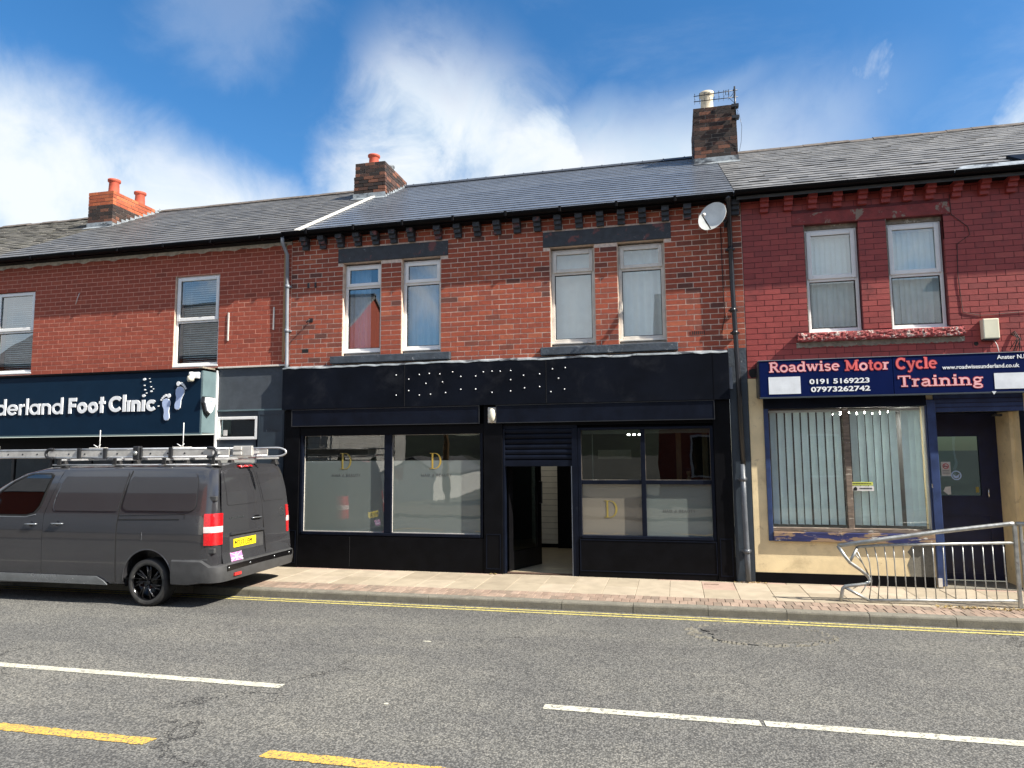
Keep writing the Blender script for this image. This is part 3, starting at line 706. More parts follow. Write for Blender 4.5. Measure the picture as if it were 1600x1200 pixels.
def vblind(x0, x1, z0, z1, y, n, label, ang=.9, mat='blind_slat', fold=None, group=None):
    t = thing('vertical_blind', ((x0 + x1) / 2, y, z0), label, 'blind', group)
    MB().box(x0, x1, y - .02, y + .02, z1, z1 + .035).build('head_rail', 'pvc_white', t)
    pitch = (x1 - x0) / n; me = {}
    for i in range(n):
        a = ang + U(-.10, .10); wv = .088; m = MB(); prof = []
        wv = .092
        for k in range(7):
            u = (k / 6 - .5) * wv; v = .010 * (1 - (2 * k / 6 - 1) ** 2)
            prof.append((u * math.cos(a) - v * math.sin(a), u * math.sin(a) + v * math.cos(a)))
        xc = x0 + pitch * (i + .5)
        if fold and i >= n - fold: xc = x1 - .05 - (n - 1 - i) * .078
        sway = U(-.006, .006)
        m.grid([[(xc + p[0] + sway, y + p[1], z0 + .02) for p in prof], [(xc + p[0], y + p[1], z1) for p in prof]])
        m.build('slat', mat, t, solid=.0012)
    return t
def venetian(x0, x1, z0, z1, y, label, pitch=.042, group=None):
    t = thing('venetian_blind', ((x0 + x1) / 2, y, z0), label, 'blind', group)
    MB().box(x0, x1, y - .02, y + .02, z1, z1 + .03).build('head_rail', 'pvc_white', t)
    n = int((z1 - z0) / pitch); me, _ = MB().hexa([(x0, -.016, -.010), (x1, -.016, -.010), (x1, .016, .008), (x0, .016, .008), (x0, -.016, -.008), (x1, -.016, -.008), (x1, .016, .010), (x0, .016, .010)]).mesh('slat', 'venetian', ((x0 + x1) / 2, 0, 0))
    for i in range(n): piece('slat', me, ((x0 + x1) / 2, y, z1 - pitch * (i + .5)), t, (U(-.08, .08), U(-.004, .004), 0))
    for xx in (x0 + .15, x1 - .15): MB().tube([(xx, y - .02, z0), (xx, y - .02, z1)], .0015, 4).build('cord', 'pvc_white', t)
    return t
def downpipe(b, pts, r, mat, clips=(), name='downpipe'):
    p = MB().tube(pts, r, 12).build(name, mat, b)
    for (x, y, z) in clips:
        MB().lathe([(r + .004, -.03), (r + .008, -.03), (r + .008, .03), (r + .004, .03)], (x, y, z), 12).box(x - r - .03, x + r + .03, y + r * .3, y + r + .02, z - .014, z + .014).build('bracket', mat, p)
    return p

# ================================================================ MAIN BUILDING
bm_ = thing('terraced_shop', (-2.8, 0, 0), 'brick terraced shop with black boarded double shopfront and half-raised roller shutter', 'building')
HM = [(-5.60, -4.865, 3.60, 5.265), (-4.50, -3.775, 3.60, 5.265), (-1.905, -1.165, 3.60, 5.265), (-.81, -.06, 3.60, 5.265)]
def tint_main(x, z):
    t = .55 + random.gauss(0, .17)
    if x > .15 or x < -5.7: t -= .12
    if rnd() < .05: t = U(0, .3)
    if rnd() < .05: t = U(.9, 1)
    return t
XL, XR = -6.60, 1.105
brick_wall(bm_, 'brick_main', 'mortar_pale', XL, XR, 3.435, 5.80, HM + [(-5.69, -3.65, 5.266, 5.525), (-2.01, .045, 5.266, 5.525), (-5.78, -3.60, 3.47, 3.62), (-2.06, .10, 3.47, 3.62)], tints=tint_main, focus=(-1, 4))
for a, b in ((-5.69, -3.65), (-2.01, .045)):
    m = MB(); n = 26; rows_t, rows_b = [], []
    m.box(a, b, -.016, .2, 5.266, 5.523); m.build('lintel', 'black_stone', bm_, .012, seg=2)
for a, b in ((-5.78, -3.60), (-2.06, .10)):
    m = MB(); m.hexa([(a, -.085, 3.475), (b, -.085, 3.475), (b, .16, 3.475), (a, .16, 3.475), (a, -.085, 3.60), (b, -.085, 3.60), (b, .16, 3.622), (a, .16, 3.622)])
    m.build('window_sill', 'black_sill', bm_, .010, seg=2)
WM = [(-5.59, -4.88, 'A'), (-4.49, -3.79, 'B'), (-1.895, -1.18, 'C'), (-.80, -.075, 'D')]
for (x0, x1, k), h in zip(WM, HM):
    m = MB(); m.box(h[0] - .001, h[0] + .012, .003, .12, 3.62, 5.26); m.box(h[1] - .012, h[1] + .001, .003, .12, 3.62, 5.26); m.build('jamb', 'jamb_render', bm_)
    MB().box(h[0] + .012, h[1] - .012, .10, .17, 3.62, 3.69).build('subsill', 'pvc_aged', bm_)
    upvc_window(bm_, h[0] + .012, h[1] - .012, 3.69, 5.235, .10, 4.835, frame='pvc_white' if k in 'AB' else 'pvc_aged')
room(bm_, XL + .15, -3.0, 3.3, 5.6, .26, 3, name='room'); room(bm_, -2.9, XR - .15, 3.3, 5.6, .26, 3, name='room')
curtain(-5.58, -5.20, 3.66, 5.24, .30, 'curtain_blue', 'pale blue curtain drawn half across the first-floor window nearest the left downpipe')
curtain(-4.46, -3.80, 3.66, 5.24, .29, 'curtain_blue', 'pale blue curtain behind the first-floor window right of the brick pier', amp=.012)
curtain(-1.89, -1.20, 3.66, 5.24, .29, 'curtain_white', 'white net curtain behind the third first-floor window above the shop door', amp=.007, wl=.26)
curtain(-.79, -.08, 3.66, 5.24, .29, 'curtain_white', 'white folded net curtain behind the first-floor window nearest the satellite dish', amp=.034, wl=.21)
# corbels under the gutter
cb = MB()
cb.box(-.058, .058, -.065, .02, 0, .065).box(-.058, .058, -.115, .02, .068, .130).box(-.058, .058, -.165, .02, .133, .205)
cme = cb.mesh('corbel', 'black_stone', (0, 0, 0))[0]
cbx = [-6.307, -5.965, -5.624, -5.294, -4.959, -4.627, -4.297, -3.811, -3.459, -3.115, -2.770, -2.433, -2.089, -1.747, -1.400, -1.059, -.722, -.390, -.033, .304, 1.02]
for x in cbx: piece('corbel', cme, (x, 0, 5.545), bm_)
MB().box(XL, XR, -.180, .02, 5.752, 5.80).build('eaves_board', 'black_paint', bm_, .004)
gm = half_round(XL - .06, .985, -.225, 5.832, .062, .007); gt = gm.build('gutter', 'black_paint', bm_)
for i in range(9): MB().box(-6.2 + i * .9, -6.16 + i * .9, -.294, -.17, 5.76, 5.85).build('gutter_bracket', 'black_paint', gt, .004)
MB().box(XL - .02, .95, -.165, -.13, 5.80, 5.855).build('fascia_board', 'black_paint', bm_)
rf_main = slate_roof(bm_, 'slate_new', -6.42, 1.02, 300, -1.5, rough=0.0, ridge='ridge_dark')
MB().hexa([(-6.50, -.13, roof_z(-.13) + .02), (-6.40, -.13, roof_z(-.13) + .02), (-6.40, 3.45, roof_z(3.45) + .02), (-6.50, 3.45, roof_z(3.45) + .02),
           (-6.50, -.13, roof_z(-.13) + .055), (-6.40, -.13, roof_z(-.13) + .055), (-6.40, 3.45, roof_z(3.45) + .055), (-6.50, 3.45, roof_z(3.45) + .055)]).build('verge_strip', 'valley_white', rf_main, .006)

def chimney(b, x0, x1, y0, y1, z_base, z_top, mat, mat_top=None, z_split=None, out=.0, side_brick=True, flash='lead'):
    c = MB().box(x0 + .009 + max(-out, 0), x1 - .009 - max(-out, 0), y0 + .009 + max(-out, 0), y1 - .009 - max(-out, 0), z_base, z_top - .004).build('chimney', 'mortar_chimney', b)
    nrow = int(round((z_top - z_base) / .0845)); h = (z_top - z_base) / nrow
    for r in range(nrow):
        za, zb = z_base + r * h + .0065, z_base + (r + 1) * h - .0065
        mt = mat_top if (mat_top and za > z_split) else mat
        e = out if (mat_top and za > z_split) else (0.0 if not out else 0)
        def put(xa, xb, ya, yb):
            t = rnd(); key = ('c', mt, round(xb - xa, 2), round(yb - ya, 2), round(zb - za, 3), int(t * 5))
            if key not in BM:
                X_, Y_, Z_ = (xb - xa) / 2, (yb - ya) / 2, zb - za
                BM[key] = MB().box(-X_, X_, -Y_, Y_, 0, Z_, int(t * 5) / 4).mesh('brick', mt, (0, 0, 0))[0]
            piece('brick', BM[key], ((xa + xb) / 2 + U(-.003, .003), (ya + yb) / 2 + U(-.003, .003), za), c, (0, 0, U(-.01, .01)))
        # front face
        x = x0 - e - (.12 if r % 2 else 0)
        while x < x1 + e - .03:
            a, d = (x0 - e if x <= x0 - e else x + .005), (x1 + e if x + .235 >= x1 + e - .03 else x + .230)
            if d - a > .03: put(a, d, y0 - e, y0 + .10 - e)
            x += .235
        for side in ((0, 1) if side_brick else ()):
            y = y0 + .10 + (.0 if r % 2 else -.0) - e + .008
            first = True
            while y < y1 + e - .03:
                L = .235 if not (first and r % 2) else .115; first = False
                a, d = y, min(y + L, y1 + e) - .008
                if d - a > .03:
                    if zb > roof_z(a) - .05 or True:
                        if side: put(x1 - .10 + e, x1 + e, a, d)
                        else: put(x0 - e, x0 + .10 - e, a, d)
                y += L
    return c
def flashing(c, x0, x1, y0, y1, zf=5.93, mat='lead', h=.13):
    m = MB(); e = .012
    m.box(x0 - e, x1 + e, y0 - e - .006, y0 - e, roof_z(y0, zf) - .05, roof_z(y0, zf) + h)
    m.hexa([(x0 - .03, y0 - .16, roof_z(y0 - .16, zf) + .022), (x1 + .03, y0 - .16, roof_z(y0 - .16, zf) + .022), (x1 + .03, y0 - .005, roof_z(y0, zf) + .02), (x0 - .03, y0 - .005, roof_z(y0, zf) + .02),
            (x0 - .03, y0 - .16, roof_z(y0 - .16, zf) + .030), (x1 + .03, y0 - .16, roof_z(y0 - .16, zf) + .030), (x1 + .03, y0 - .005, roof_z(y0, zf) + .034), (x0 - .03, y0 - .005, roof_z(y0, zf) + .034)])
    m.build('flashing', mat, c, fix=True)
    # stepped side flashing
    n = 12
    for s_, xx in ((1, x1 + .008), (-1, x0 - .014)):
        m = MB()
        for i in range(n):
            ya, yb = y0 + (RIDGE_Y - y0) * i / n, y0 + (RIDGE_Y - y0) * (i + 1) / n
            m.box(xx, xx + .006, ya, yb + .003, roof_z(ya, zf) - .04, roof_z(yb, zf) + .02 + .02 * ((i * 7) % 3) / 2)
        m.box(xx - (.0 if s_ > 0 else .07), xx + (.076 if s_ > 0 else .006), y0, y0 + .001, roof_z(y0, zf), roof_z(y0, zf) + .001)
        m.build('side_flashing', 'lead', c)
def pot(c, x, y, z, mat, r=.135, h=.33, rim=.02):
    return MB().lathe([(r * 1.02, 0), (r * .98, h * .15), (r * .90, h * .75), (r * .96, h * .80), (r + rim, h * .86), (r + rim, h), (r * .86, h), (r * .74, h * .94), (r * .66, h * .3), (r * .1, h * .28)], (x, y, z), 24).build('chimney_pot', mat, c)
def flaunch(c, x0, x1, y0, y1, z):
    m = MB(); m.hexa([(x0, y0, z), (x1, y0, z), (x1, y1, z), (x0, y1, z), (x0 + .10, y0 + .12, z + .055), (x1 - .10, y0 + .12, z + .055), (x1 - .10, y1 - .12, z + .055), (x0 + .10, y1 - .12, z + .055)])
    m.build('mortar_cap', 'cement', c)
c2 = chimney(bm_, -6.925, -6.165, 3.05, 4.42, 7.45, 8.515, 'brick_chimney', 'brick_chimney', 8.19, -.02)
flashing(c2, -6.925, -6.165, 3.05, 4.42); flaunch(c2, -6.9, -6.2, 3.08, 4.4, 8.51)
pot(c2, -6.58, 3.35, 8.53, 'terracotta', .12, .26); pot(c2, -6.44, 4.0, 8.53, 'lead', .085, .26, .01)
c3 = chimney(bm_, .585, 1.43, 3.23, 4.72, 7.55, 8.965, 'brick_chimney')
flashing(c3, .585, 1.43, 3.23, 4.72); flaunch(c3, .62, 1.40, 3.26, 4.7, 8.96)
pot(c3, .885, 3.62, 9.0, 'pot_cream', .135, .46, .018)
# TV aerial on the right chimney
ae = thing('tv_aerial', (1.42, 3.12, 8.6), 'old double-boom television aerial strapped to the tall right-hand chimney', 'aerial')
MB().tube([(1.405, 3.12, 8.55), (1.405, 3.12, 9.28)], .017, 8).build('mast', 'dark_metal', ae)
for nm, zz0, dz in (('boom', 9.17, .015), ('boom', 9.055, .0)):
    bo = MB().tube([(.60, 3.12, zz0), (1.46, 3.12, zz0 + dz * 2)], .009, 6).build(nm, 'dark_metal', ae)
    for i in range(9):
        x = .62 + i * .095; MB().tube([(x, 3.02, zz0 + .002 * i), (x, 3.24, zz0 + .002 * i)], .004, 5).tube([(x, 3.12, zz0), (x, 3.12, zz0 + .055)], .004, 5).build('element', 'dark_metal', bo)
MB().tube([(1.23, 3.12, 9.12), (1.23, 3.12, 9.22), (1.29, 3.12, 9.22), (1.29, 3.12, 9.12)], .007, 6, closed=True).build('dipole', 'dark_metal', ae)
m = MB(); m.box(1.33, 1.47, 3.08, 3.20, 8.60, 8.66); m.box(1.33, 1.47, 3.08, 3.20, 8.84, 8.90); m.tube([(1.40, 3.14, 8.60), (1.46, 3.16, 8.76), (1.38, 3.12, 8.95), (1.30, 3.14, 9.05), (1.41, 3.12, 9.18)], .006, 5); m.build('bracket', 'dark_metal', ae)
MB().tube([(1.47, 3.14, 8.72), (1.52, 3.16, 8.45), (1.50, 3.2, 8.15), (1.46, 3.22, 7.95)], .004, 5).build('cable', 'dark_metal', ae)

# main shopfront -------------------------------------------------
MB().box(-6.66, .835, -.12, .0, 2.69, 3.405).build('sign_board', 'navy_board', bm_, .004)
for x in (-4.375, -1.965): MB().box(x - .003, x + .003, -.1225, -.119, 2.70, 3.40).build('board_joint', 'van_seam', bm_)
MB().box(.60, .606, -.1225, -.119, 2.70, 3.40).build('board_joint', 'black_paint', bm_)
m = MB(); n = 60; ra, rb, rc, rd = [], [], [], []
for i in range(n + 1):
    x = -6.66 + 7.48 * i / n; q = U(-.012, .012) + .005 * math.sin(i * .9) * math.sin(i * .31); ra.append((x, -.125, 3.402 + q * .8)); rb.append((x, -.12, 3.42 + q)); rc.append((x, -.02, 3.455 + q * .4)); rd.append((x, .0, 3.46))
m.grid([ra, rb, rc, rd], smooth=False); m.build('lead_capping', 'lead', bm_, solid=.006)
# little screws where letters have been taken off the board
SCREWS = [(-4.526, 3.231), (-4.523, 2.891), (-4.3, 3.154), (-4.299, 2.962), (-4.113, 3.225), (-4.111, 2.883), (-3.996, 3.074), (-3.938, 3.237), (-3.915, 2.891), (-3.753, 3.223), (-3.705, 3.09), (-3.652, 2.911), (-3.531, 3.251), (-3.39, 3.169), (-3.391, 2.957), (-3.135, 3.167), (-3.136, 2.954), (-3.005, 3.233), (-2.858, 3.239), (-2.721, 3.234), (-2.859, 2.893), (-2.547, 3.238), (-2.548, 3.089), (-2.55, 2.906), (-2.334, 3.155), (-2.32, 2.949), (-2.069, 3.167), (-2.072, 2.964), (-1.861, 3.24), (-1.654, 3.254), (-1.764, 3.088), (-1.891, 2.877), (-1.67, 2.912)]
sm_ = MB().lathe([(.0002, -.008), (.008, -.006), (.0105, -.003), (.0105, .004)], (0, 0, 0), 10, 'y').mesh('screw_cap', 'letter_white', (0, 0, 0))[0]
for x, z in SCREWS: piece('screw_cap', sm_, (x, -.1235, z), bm_)
for x0, x1 in ((-6.465, -3.09), (-2.79, .595)):
    hb = MB().box(x0, x1, -.10, .02, 2.395, 2.684).build('shutter_box', 'navy_black', bm_, .004)
    m = MB(); bars(m, x0 - .012, x1 + .012, 2.392, 2.687, -.106, -.098, .012); m.build('shutter_box_trim', 'dark_metal', hb)
# pilasters and plinth
for x0, x1 in ((-6.62, -6.34), (-3.02, -2.71), (.58, .83)):
    p_ = MB().box(x0, x1, -.055, .10, .0, 2.688).build('pilaster', 'black_paint', bm_, .004)
    m = MB(); bars(m, x0 + .035, x1 - .035, .07, .62, -.061, -.054, .012); m.build('pilaster_moulding', 'navy_black', p_)
MB().box(-6.335, -3.025, -.045, .10, .0, .545).build('stall_riser', 'black_paint', bm_, .003)
MB().box(-5.372, -5.366, -.0475, -.044, .04, .53).build('panel_joint', 'dark_metal', bm_)
m = MB(); bars(m, -1.475, .575, .085, .57, -.052, -.044, .014); m.build('riser_beading', 'navy_black', bm_)
MB().box(-1.485, .575, -.045, .10, .0, .585).build('stall_riser', 'black_paint', bm_, .003)
MB().box(-6.66, -6.62, -.03, .10, .0, 2.68).build('edge_trim', 'black_paint', bm_)
MB().box(-6.335, -3.025, -.04, .10, 2.24, 2.394).build('window_head', 'black_paint', bm_); MB().box(-2.705, .575, -.005, .10, 2.345, 2.394).build('window_head', 'black_paint', bm_)
MB().box(-6.34, .58, .101, .14, 2.30, 3.43).build('backing_wall', 'black_paint', bm_)
# left shop window
def shop_window(x0, x1, z0, z1, mull, label_mat='navy_black'):
    m = MB(); m.box(x0, x0 + .05, -.035, .09, z0, z1); m.box(x1 - .05, x1, -.035, .09, z0, z1); m.box(x0 + .05, x1 - .05, -.05, .09, z0, z0 + .045); m.box(x0 + .05, x1 - .05, -.0345, .09, z1 - .04, z1)
    for a, b in mull: m.box(a, b, -.02, .0895, z0 + .045, z1 - .04)
    return m.build('shop_window', label_mat, bm_, .004)
sw1 = shop_window(-6.33, -3.04, .555, 2.27, [(-4.77, -4.64)])
for x0, x1 in ((-6.29, -4.76), (-4.65, -3.08)):
    MB().box(x0, x1, .046, .056, 1.80, 2.245).build('pane', 'glass_shop', sw1)
    MB().box(x0, x1, .046, .056, .595, 1.797).build('frosted_pane', 'glass_frost', sw1)
m = MB(); bars(m, -6.285, -4.765, .60, 2.235, .030, .044, .010); bars(m, -4.645, -3.085, .60, 2.235, .030, .044, .010); m.build('gasket', 'pvc_aged', sw1)
sw2 = shop_window(-1.49, .575, .585, 2.30, [(-.515, -.445)])
m = MB(); m.box(-1.44, -.516, -.012, .089, 1.415, 1.478); m.box(-.444, .525, -.012, .089, 1.415, 1.478); m.build('glazing_bar', 'navy_black', sw2, .003)
for x0, x1, k in ((-1.45, -.505, 'glass_frost_warm'), (-.455, .535, 'glass_frost')):
    MB().box(x0, x1, .046, .056, 1.47, 2.27).build('pane', 'glass_shop', sw2)
    MB().box(x0, x1, .046, .056, .61, 1.425).build('frosted_pane', k, sw2)
m = MB(); bars(m, -1.445, -.51, 1.475, 2.268, .030, .044, .008); bars(m, -.45, .53, 1.475, 2.268, .030, .044, .008); m.build('gasket', 'wood_aged', sw2)
for x0, x1 in ((-1.45, -.52), (-.44, .53)): pass
MB().box(-1.43, .52, .10, .14, 2.20, 2.275).build('blind_pelmet', 'room_white', bm_)

# stroke letters ---------------------------------------------------
def arc(cx, cy, rx, ry, a0, a1, n=14): return [(cx + rx * math.cos(rad(a0 + (a1 - a0) * i / n)), cy + ry * math.sin(rad(a0 + (a1 - a0) * i / n))) for i in range(n + 1)]
def strokes(parent, name, mat, items, ox, oz, s, y0, y1, sx=None):
    sx = sx or s; m = MB()
    for pts, wd in items: m.ribbon([(p[0] * sx + ox, p[1] * s + oz) for p in pts], wd * s, XZ, y0, y1)
    return m.build(name, mat, parent)
def serif_D(parent, x, z, h, mat, y=.044, name='letter'):
    w_ = h * .78
    it = [([(.20, .03), (.20, .97)], .11), ([(.02, .985), (.36, .985)], .03), ([(.02, .015), (.36, .015)], .03)]
    outer = arc(.36, .5, .44, .5, 90, -90, 18); inner = arc(.36, .5, .32, .462, -90, 90, 18)
    m = MB()
    for q, (pts, wd) in enumerate(it): m.ribbon([(x + p[0] * h, z + p[1] * h) for p in pts], wd * h, XZ, y, y - .0022 - .0002 * q)
    O = [(x + p[0] * h, z + p[1] * h) for p in outer]; I = [(x + p[0] * h, z + p[1] * h) for p in inner[::-1]]
    m.grid([[(p[0], y - .002, p[1]) for p in O], [(p[0], y - .002, p[1]) for p in I]], smooth=False)
    return m.build(name, mat, parent)
serif_D(sw1, -5.62, 1.655, .275, 'gold_dull'); serif_D(sw1, -3.985, 1.660, .26, 'gold')
serif_D(sw2, -1.10, .90, .26, 'gold_dull')
for x, z in ((-5.76, 1.535), (-4.13, 1.535)): text_mesh('HAIR & BEAUTY', .062, x, .043, z, 'text_grey', 'lettering', sw1, spacing=1.25, depth=.0008)
text_mesh('HAIR & BEAUTY', .058, -.20, .043, .99, 'text_grey', 'lettering', sw2, spacing=1.2, depth=.0008)

# doorway with roller shutter
sh = MB().box(-2.705, -1.50, -.004, .03, 2.30, 2.344).build('roller_shutter', 'navy_black', bm_)
MB().box(-2.69, -1.57, .016, .028, 1.70, 2.32).build('shutter_curtain', 'black_paint', sh)
for i in range(6):
    z1 = 2.30 - i * .0845; m = MB()
    pr_ = [(-.002, 0), (-.014, -.012), (-.018, -.038), (-.014, -.062), (-.002, -.076), (.012, -.076), (.012, 0)]
    m.prism([(a, b) for a, b in pr_], lambda a, b, d: (d, a, z1 + b), -2.685, -1.575); m.build('shutter_slat', 'navy_black', sh)
MB().box(-2.685, -1.575, -.020, .012, 1.695, 1.79).build('bottom_bar', 'navy_black', sh, .004)
for x0, x1 in ((-2.71, -2.675), (-1.585, -1.495)): MB().box(x0, x1, -.035, .09, .0, 2.30).build('shutter_guide', 'navy_black', bm_, .003)
MB().box(-1.60, -1.586, -.03, .02, .0, 1.70).build('door_stop', 'pipe_grey', bm_)
# open door leaf swung inwards
dr = thing('tmp', (0, 0, 0), 'x', 'x'); bpy.data.objects.remove(dr)
def hinge_map(hx, hy, ang):
    c, s = math.cos(ang), math.sin(ang)
    return lambda a, b, d: (hx + a * c - d * s, hy + a * s + d * c, b)
hm = hinge_map(-2.66, .10, rad(66))
m = MB()
for (a, b, c, d) in ((0, .11, .02, 2.25), (.80, .92, .02, 2.25), (.11, .80, .02, .32), (.11, .80, 2.12, 2.25)):
    m.prism([(a, c), (b, c), (b, d), (a, d)], hm, -.022, .022)
door = m.build('door', 'gloss_black', bm_)
MB().prism([(.11, .32), (.80, .32), (.80, 2.12), (.11, 2.12)], hm, -.004, .004).build('pane', 'glass_dark', door)
m = MB(); m.tube([hm(.86, 1.05, -.02), hm(.86, 1.05, -.075), hm(.86, 1.42, -.075), hm(.86, 1.42, -.02)], .010, 8); m.build('handle', 'dark_metal', door)
MB().box(-2.66, -1.60, .02, 1.0, -.004, .012).build('door_mat', 'door_mat_brown', bm_)
# shop interior
rm = room(bm_, -6.55, .80, .008, 2.62, .10, 5.2, 'room_dark', 'shop_interior')
MB().box(-6.54, .79, .11, 5.28, .010, .016).build('floor_covering', 'room_floor', rm)
for i in range(22):
    z = .05 + i * .115; MB().box(-2.86, -2.32, 3.0, 3.02, z, z + .108).build('cladding_board', 'room_board', rm)
    if z > .5: MB().box(-6.52, -6.50, .3, 3.4, z, z + .111).build('cladding_board', 'room_board', rm)
    if z > .5 and i % 1 == 0: MB().box(-6.50, -5.62, 1.7, 1.72, z, z + .111).build('cladding_board', 'room_board', rm)
MB().box(-2.86, -2.32, 2.97, 3.0, .016, .09).build('skirting', 'black_paint', rm)
MB().box(-3.4, -2.865, 3.0, 3.05, .016, 2.6).build('partition', 'room_dark', rm)
MB().box(-2.315, -2.05, 2.9, 3.05, .016, 2.6).build('partition', 'black_paint', rm)
MB().box(.02, .10, .30, .38, .02, 2.26).build('timber_post', 'timber', rm); MB().box(.42, .50, .22, .30, .02, 2.26).build('timber_post', 'timber', rm)
MB().box(-1.30, -1.285, .28, .30, .7, 2.20).build('timber_post', 'room_white', rm)
MB().box(-1.28, -.72, 1.0, 1.03, 1.80, 1.95).build('wall_picture', 'room_white', rm)
LAMP_L = ('leftmost of the three small lamps lit inside the black shop', 'middle of the three small lamps lit inside the black shop', 'small lit lamp inside the black shop next to the window mullion')
for i in range(3): tag(MB().lathe([(.001, 0), (.022, .004), (.026, .014), (.018, .026), (.001, .03)], (-.78 + i * .095, 1.4, 2.20), 10).build('ceiling_light', 'bulb'), LAMP_L[i], 'lamp', 'small lamps lit inside the black shop')
tag(MB().box(-2.9, -2.2, 1.5, 2.4, 2.56, 2.60).build('added_fill_panel', 'fill_glow'), 'added unseen fill panel brightening the black shop beyond the open door', 'lamp')  # glowing panel hidden above the shutter, added to brighten the boards inside
ms = thing('mannequin_head', (.20, .16, 1.48), 'small figurine standing on the ledge behind the upper right shop pane', 'ornament')
MB().lathe([(.001, 0), (.04, .002), (.035, .02), (.015, .05), (.02, .07), (.035, .10), (.036, .13), (.02, .16), (.001, .165)], (.20, .14, 1.482), 14).build('bust', 'timber', ms)
MB().lathe([(.03, .11), (.042, .13), (.040, .16), (.02, .185), (.001, .19)], (.20, .148, 1.482), 12).build('hair', 'rubber', ms)
# oval security lamp between shutter boxes
lp = thing('bulkhead_lamp', (-2.872, -.06, 2.40), 'cream oval lamp between the two shutter boxes over the black shopfront', 'lamp')
MB().box(-2.945, -2.80, -.075, -.055, 2.40, 2.655).build('backplate', 'pvc_aged', lp, .02, seg=3)
m = MB(); rows = []
for j in range(9):
    a = j / 8 * math.pi / 2; rr = math.cos(a); rows.append([(-2.872 + .068 * rr * math.cos(b) * (1), -.075 - .07 * math.sin(a), 2.527 + .120 * rr * math.sin(b)) for b in [2 * math.pi * k / 24 for k in range(25)]])
m.grid(rows); m.build('diffuser', 'lamp_cream', lp, fix=True)
# downpipes and end strip of the main building
m = MB(); m.box(XR - .17, XR, -.02, .0, 3.0, 3.45); 
MB().box(.838, 1.10, -.012, .0, 2.95, 3.475).build('render_patch', 'black_sill', bm_)
MB().box(.835, 1.10, -.020, .0, .0, 2.95).build('side_pier', 'dark_teal', bm_)
MB().box(.84, .885, -.05, -.012, 2.85, 3.18).build('old_bracket', 'pipe_grey', bm_)
downpipe(bm_, [(.915, -.22, 5.78), (.915, -.20, 5.70), (.925, -.085, 5.52), (.935, -.08, 4.39), (.966, -.08, 3.0), (.985, -.08, 1.70)], .036, 'pipe_black', [(.93, -.08, 4.05), (.945, -.08, 3.7), (.925, -.085, 5.0)])
lowp = downpipe(bm_, [(.972, -.085, 1.72), (.976, -.085, 1.1), (.990, -.085, .35), (.992, -.10, .02)], .040, 'pipe_dull', [(.974, -.085, 1.5), (.988, -.085, .45)], 'downpipe_lower')
MB().lathe([(.036, -.05), (.046, -.05), (.046, .05), (.036, .05)], (.912, -.22, 5.76), 12).build('pipe_socket', 'pipe_black', bm_)
# odd fixings on the main wall
for x in (-6.26, -6.12): MB().box(x - .015, x + .015, -.02, .0, 4.86, 4.95).build('wall_plate', 'dark_metal', bm_)
m = MB(); m.tube([(-6.20, .0, 4.27), (-6.20, -.07, 4.27), (-6.24, -.09, 4.22)], .012, 6); m.box(-6.23, -6.16, -.01, 0, 4.24, 4.31); m.build('wall_hook', 'dark_metal', bm_)
MB().box(-6.36, -6.19, -.003, .03, 3.70, 3.765).build('air_vent', 'van_seam', bm_)
av = MB().box(.30, .52, -.008, .0, 3.70, 3.775).build('air_brick', 'brick_left', bm_)
for i in range(7): MB().box(.315 + i * .029, .333 + i * .029, -.0095, -.007, 3.71, 3.765).build('vent_slot', 'van_seam', av)
MB().tube([(.80, -.012, 5.40), (.80, -.010, 4.6), (.815, -.010, 4.0), (.76, -.010, 3.72)], .006, 6).build('cable', 'cable_dark', bm_)

# satellite dish
sd = thing('satellite_dish', (.88, -.04, 5.44), 'white oval satellite dish mounted high beside the black downpipe', 'satellite dish')
axis = Vector((-.42, -.83, .36)).normalized(); side = Vector((0, 0, 1)).cross(axis).normalized(); upv = axis.cross(side)
dc = Vector((.66, -.33, 5.46)); rows = []
for j in range(8):
    r = j / 7; rows.append([tuple(dc + (side * math.cos(a) * .22 + upv * math.sin(a) * .255) * r + axis * (.045 * r * r - .045)) for a in [2 * math.pi * k / 32 for k in range(33)]])
MB().grid(rows).build('reflector', 'dish_white', sd, fix=True, solid=.004)
MB().tube([tuple(dc - upv * .23 - axis * .02), tuple(dc - upv * .20 + axis * .30)], .010, 6).build('arm', 'dark_metal', sd)
MB().tube([tuple(dc - upv * .19 + axis * .28), tuple(dc - upv * .14 + axis * .24)], .022, 10).build('receiver', 'pvc_aged', sd)
MB().tube([tuple(dc - axis * .05), (.80, -.16, 5.43), (.88, -.12, 5.43), (.88, -.0, 5.43)], .014, 8).box(.85, .91, -.015, -.001, 5.37, 5.50).build('wall_mount', 'dark_metal', sd)

# ================================================================ LEFT BUILDING
bl_ = thing('terraced_clinic', (-9.9, 0, 0), 'smooth red-brick terraced building with navy clinic shopfront and white first-floor windows', 'building')
LX0, LX1 = -13.42, -6.602
HL = [(-13.20, -12.235, 3.54, 5.20), (-9.02, -8.065, 3.54, 5.25)]
brick_wall(bl_, 'brick_left', 'mortar_left', LX0, LX1, 3.50, 5.68, HL, tints=lambda x, z: .5 + random.gauss(0, .16), focus=(-6.5, 4), proud=.0018)
for (x0, x1, z0, z1) in HL:
    m = MB(); m.box(x0 - .001, x0 + .010, .002, .05, z0, z1 - .002); m.build('jamb', 'jamb_render', bl_)
    upvc_window(bl_, x0 + .010, x1, z0 + .02, z1, .045, 4.385, t=.05, sash_t=.065)
room(bl_, -13.35, -10.3, 3.3, 5.6, .26, 3); room(bl_, -10.2, -6.75, 3.3, 5.6, .26, 3)
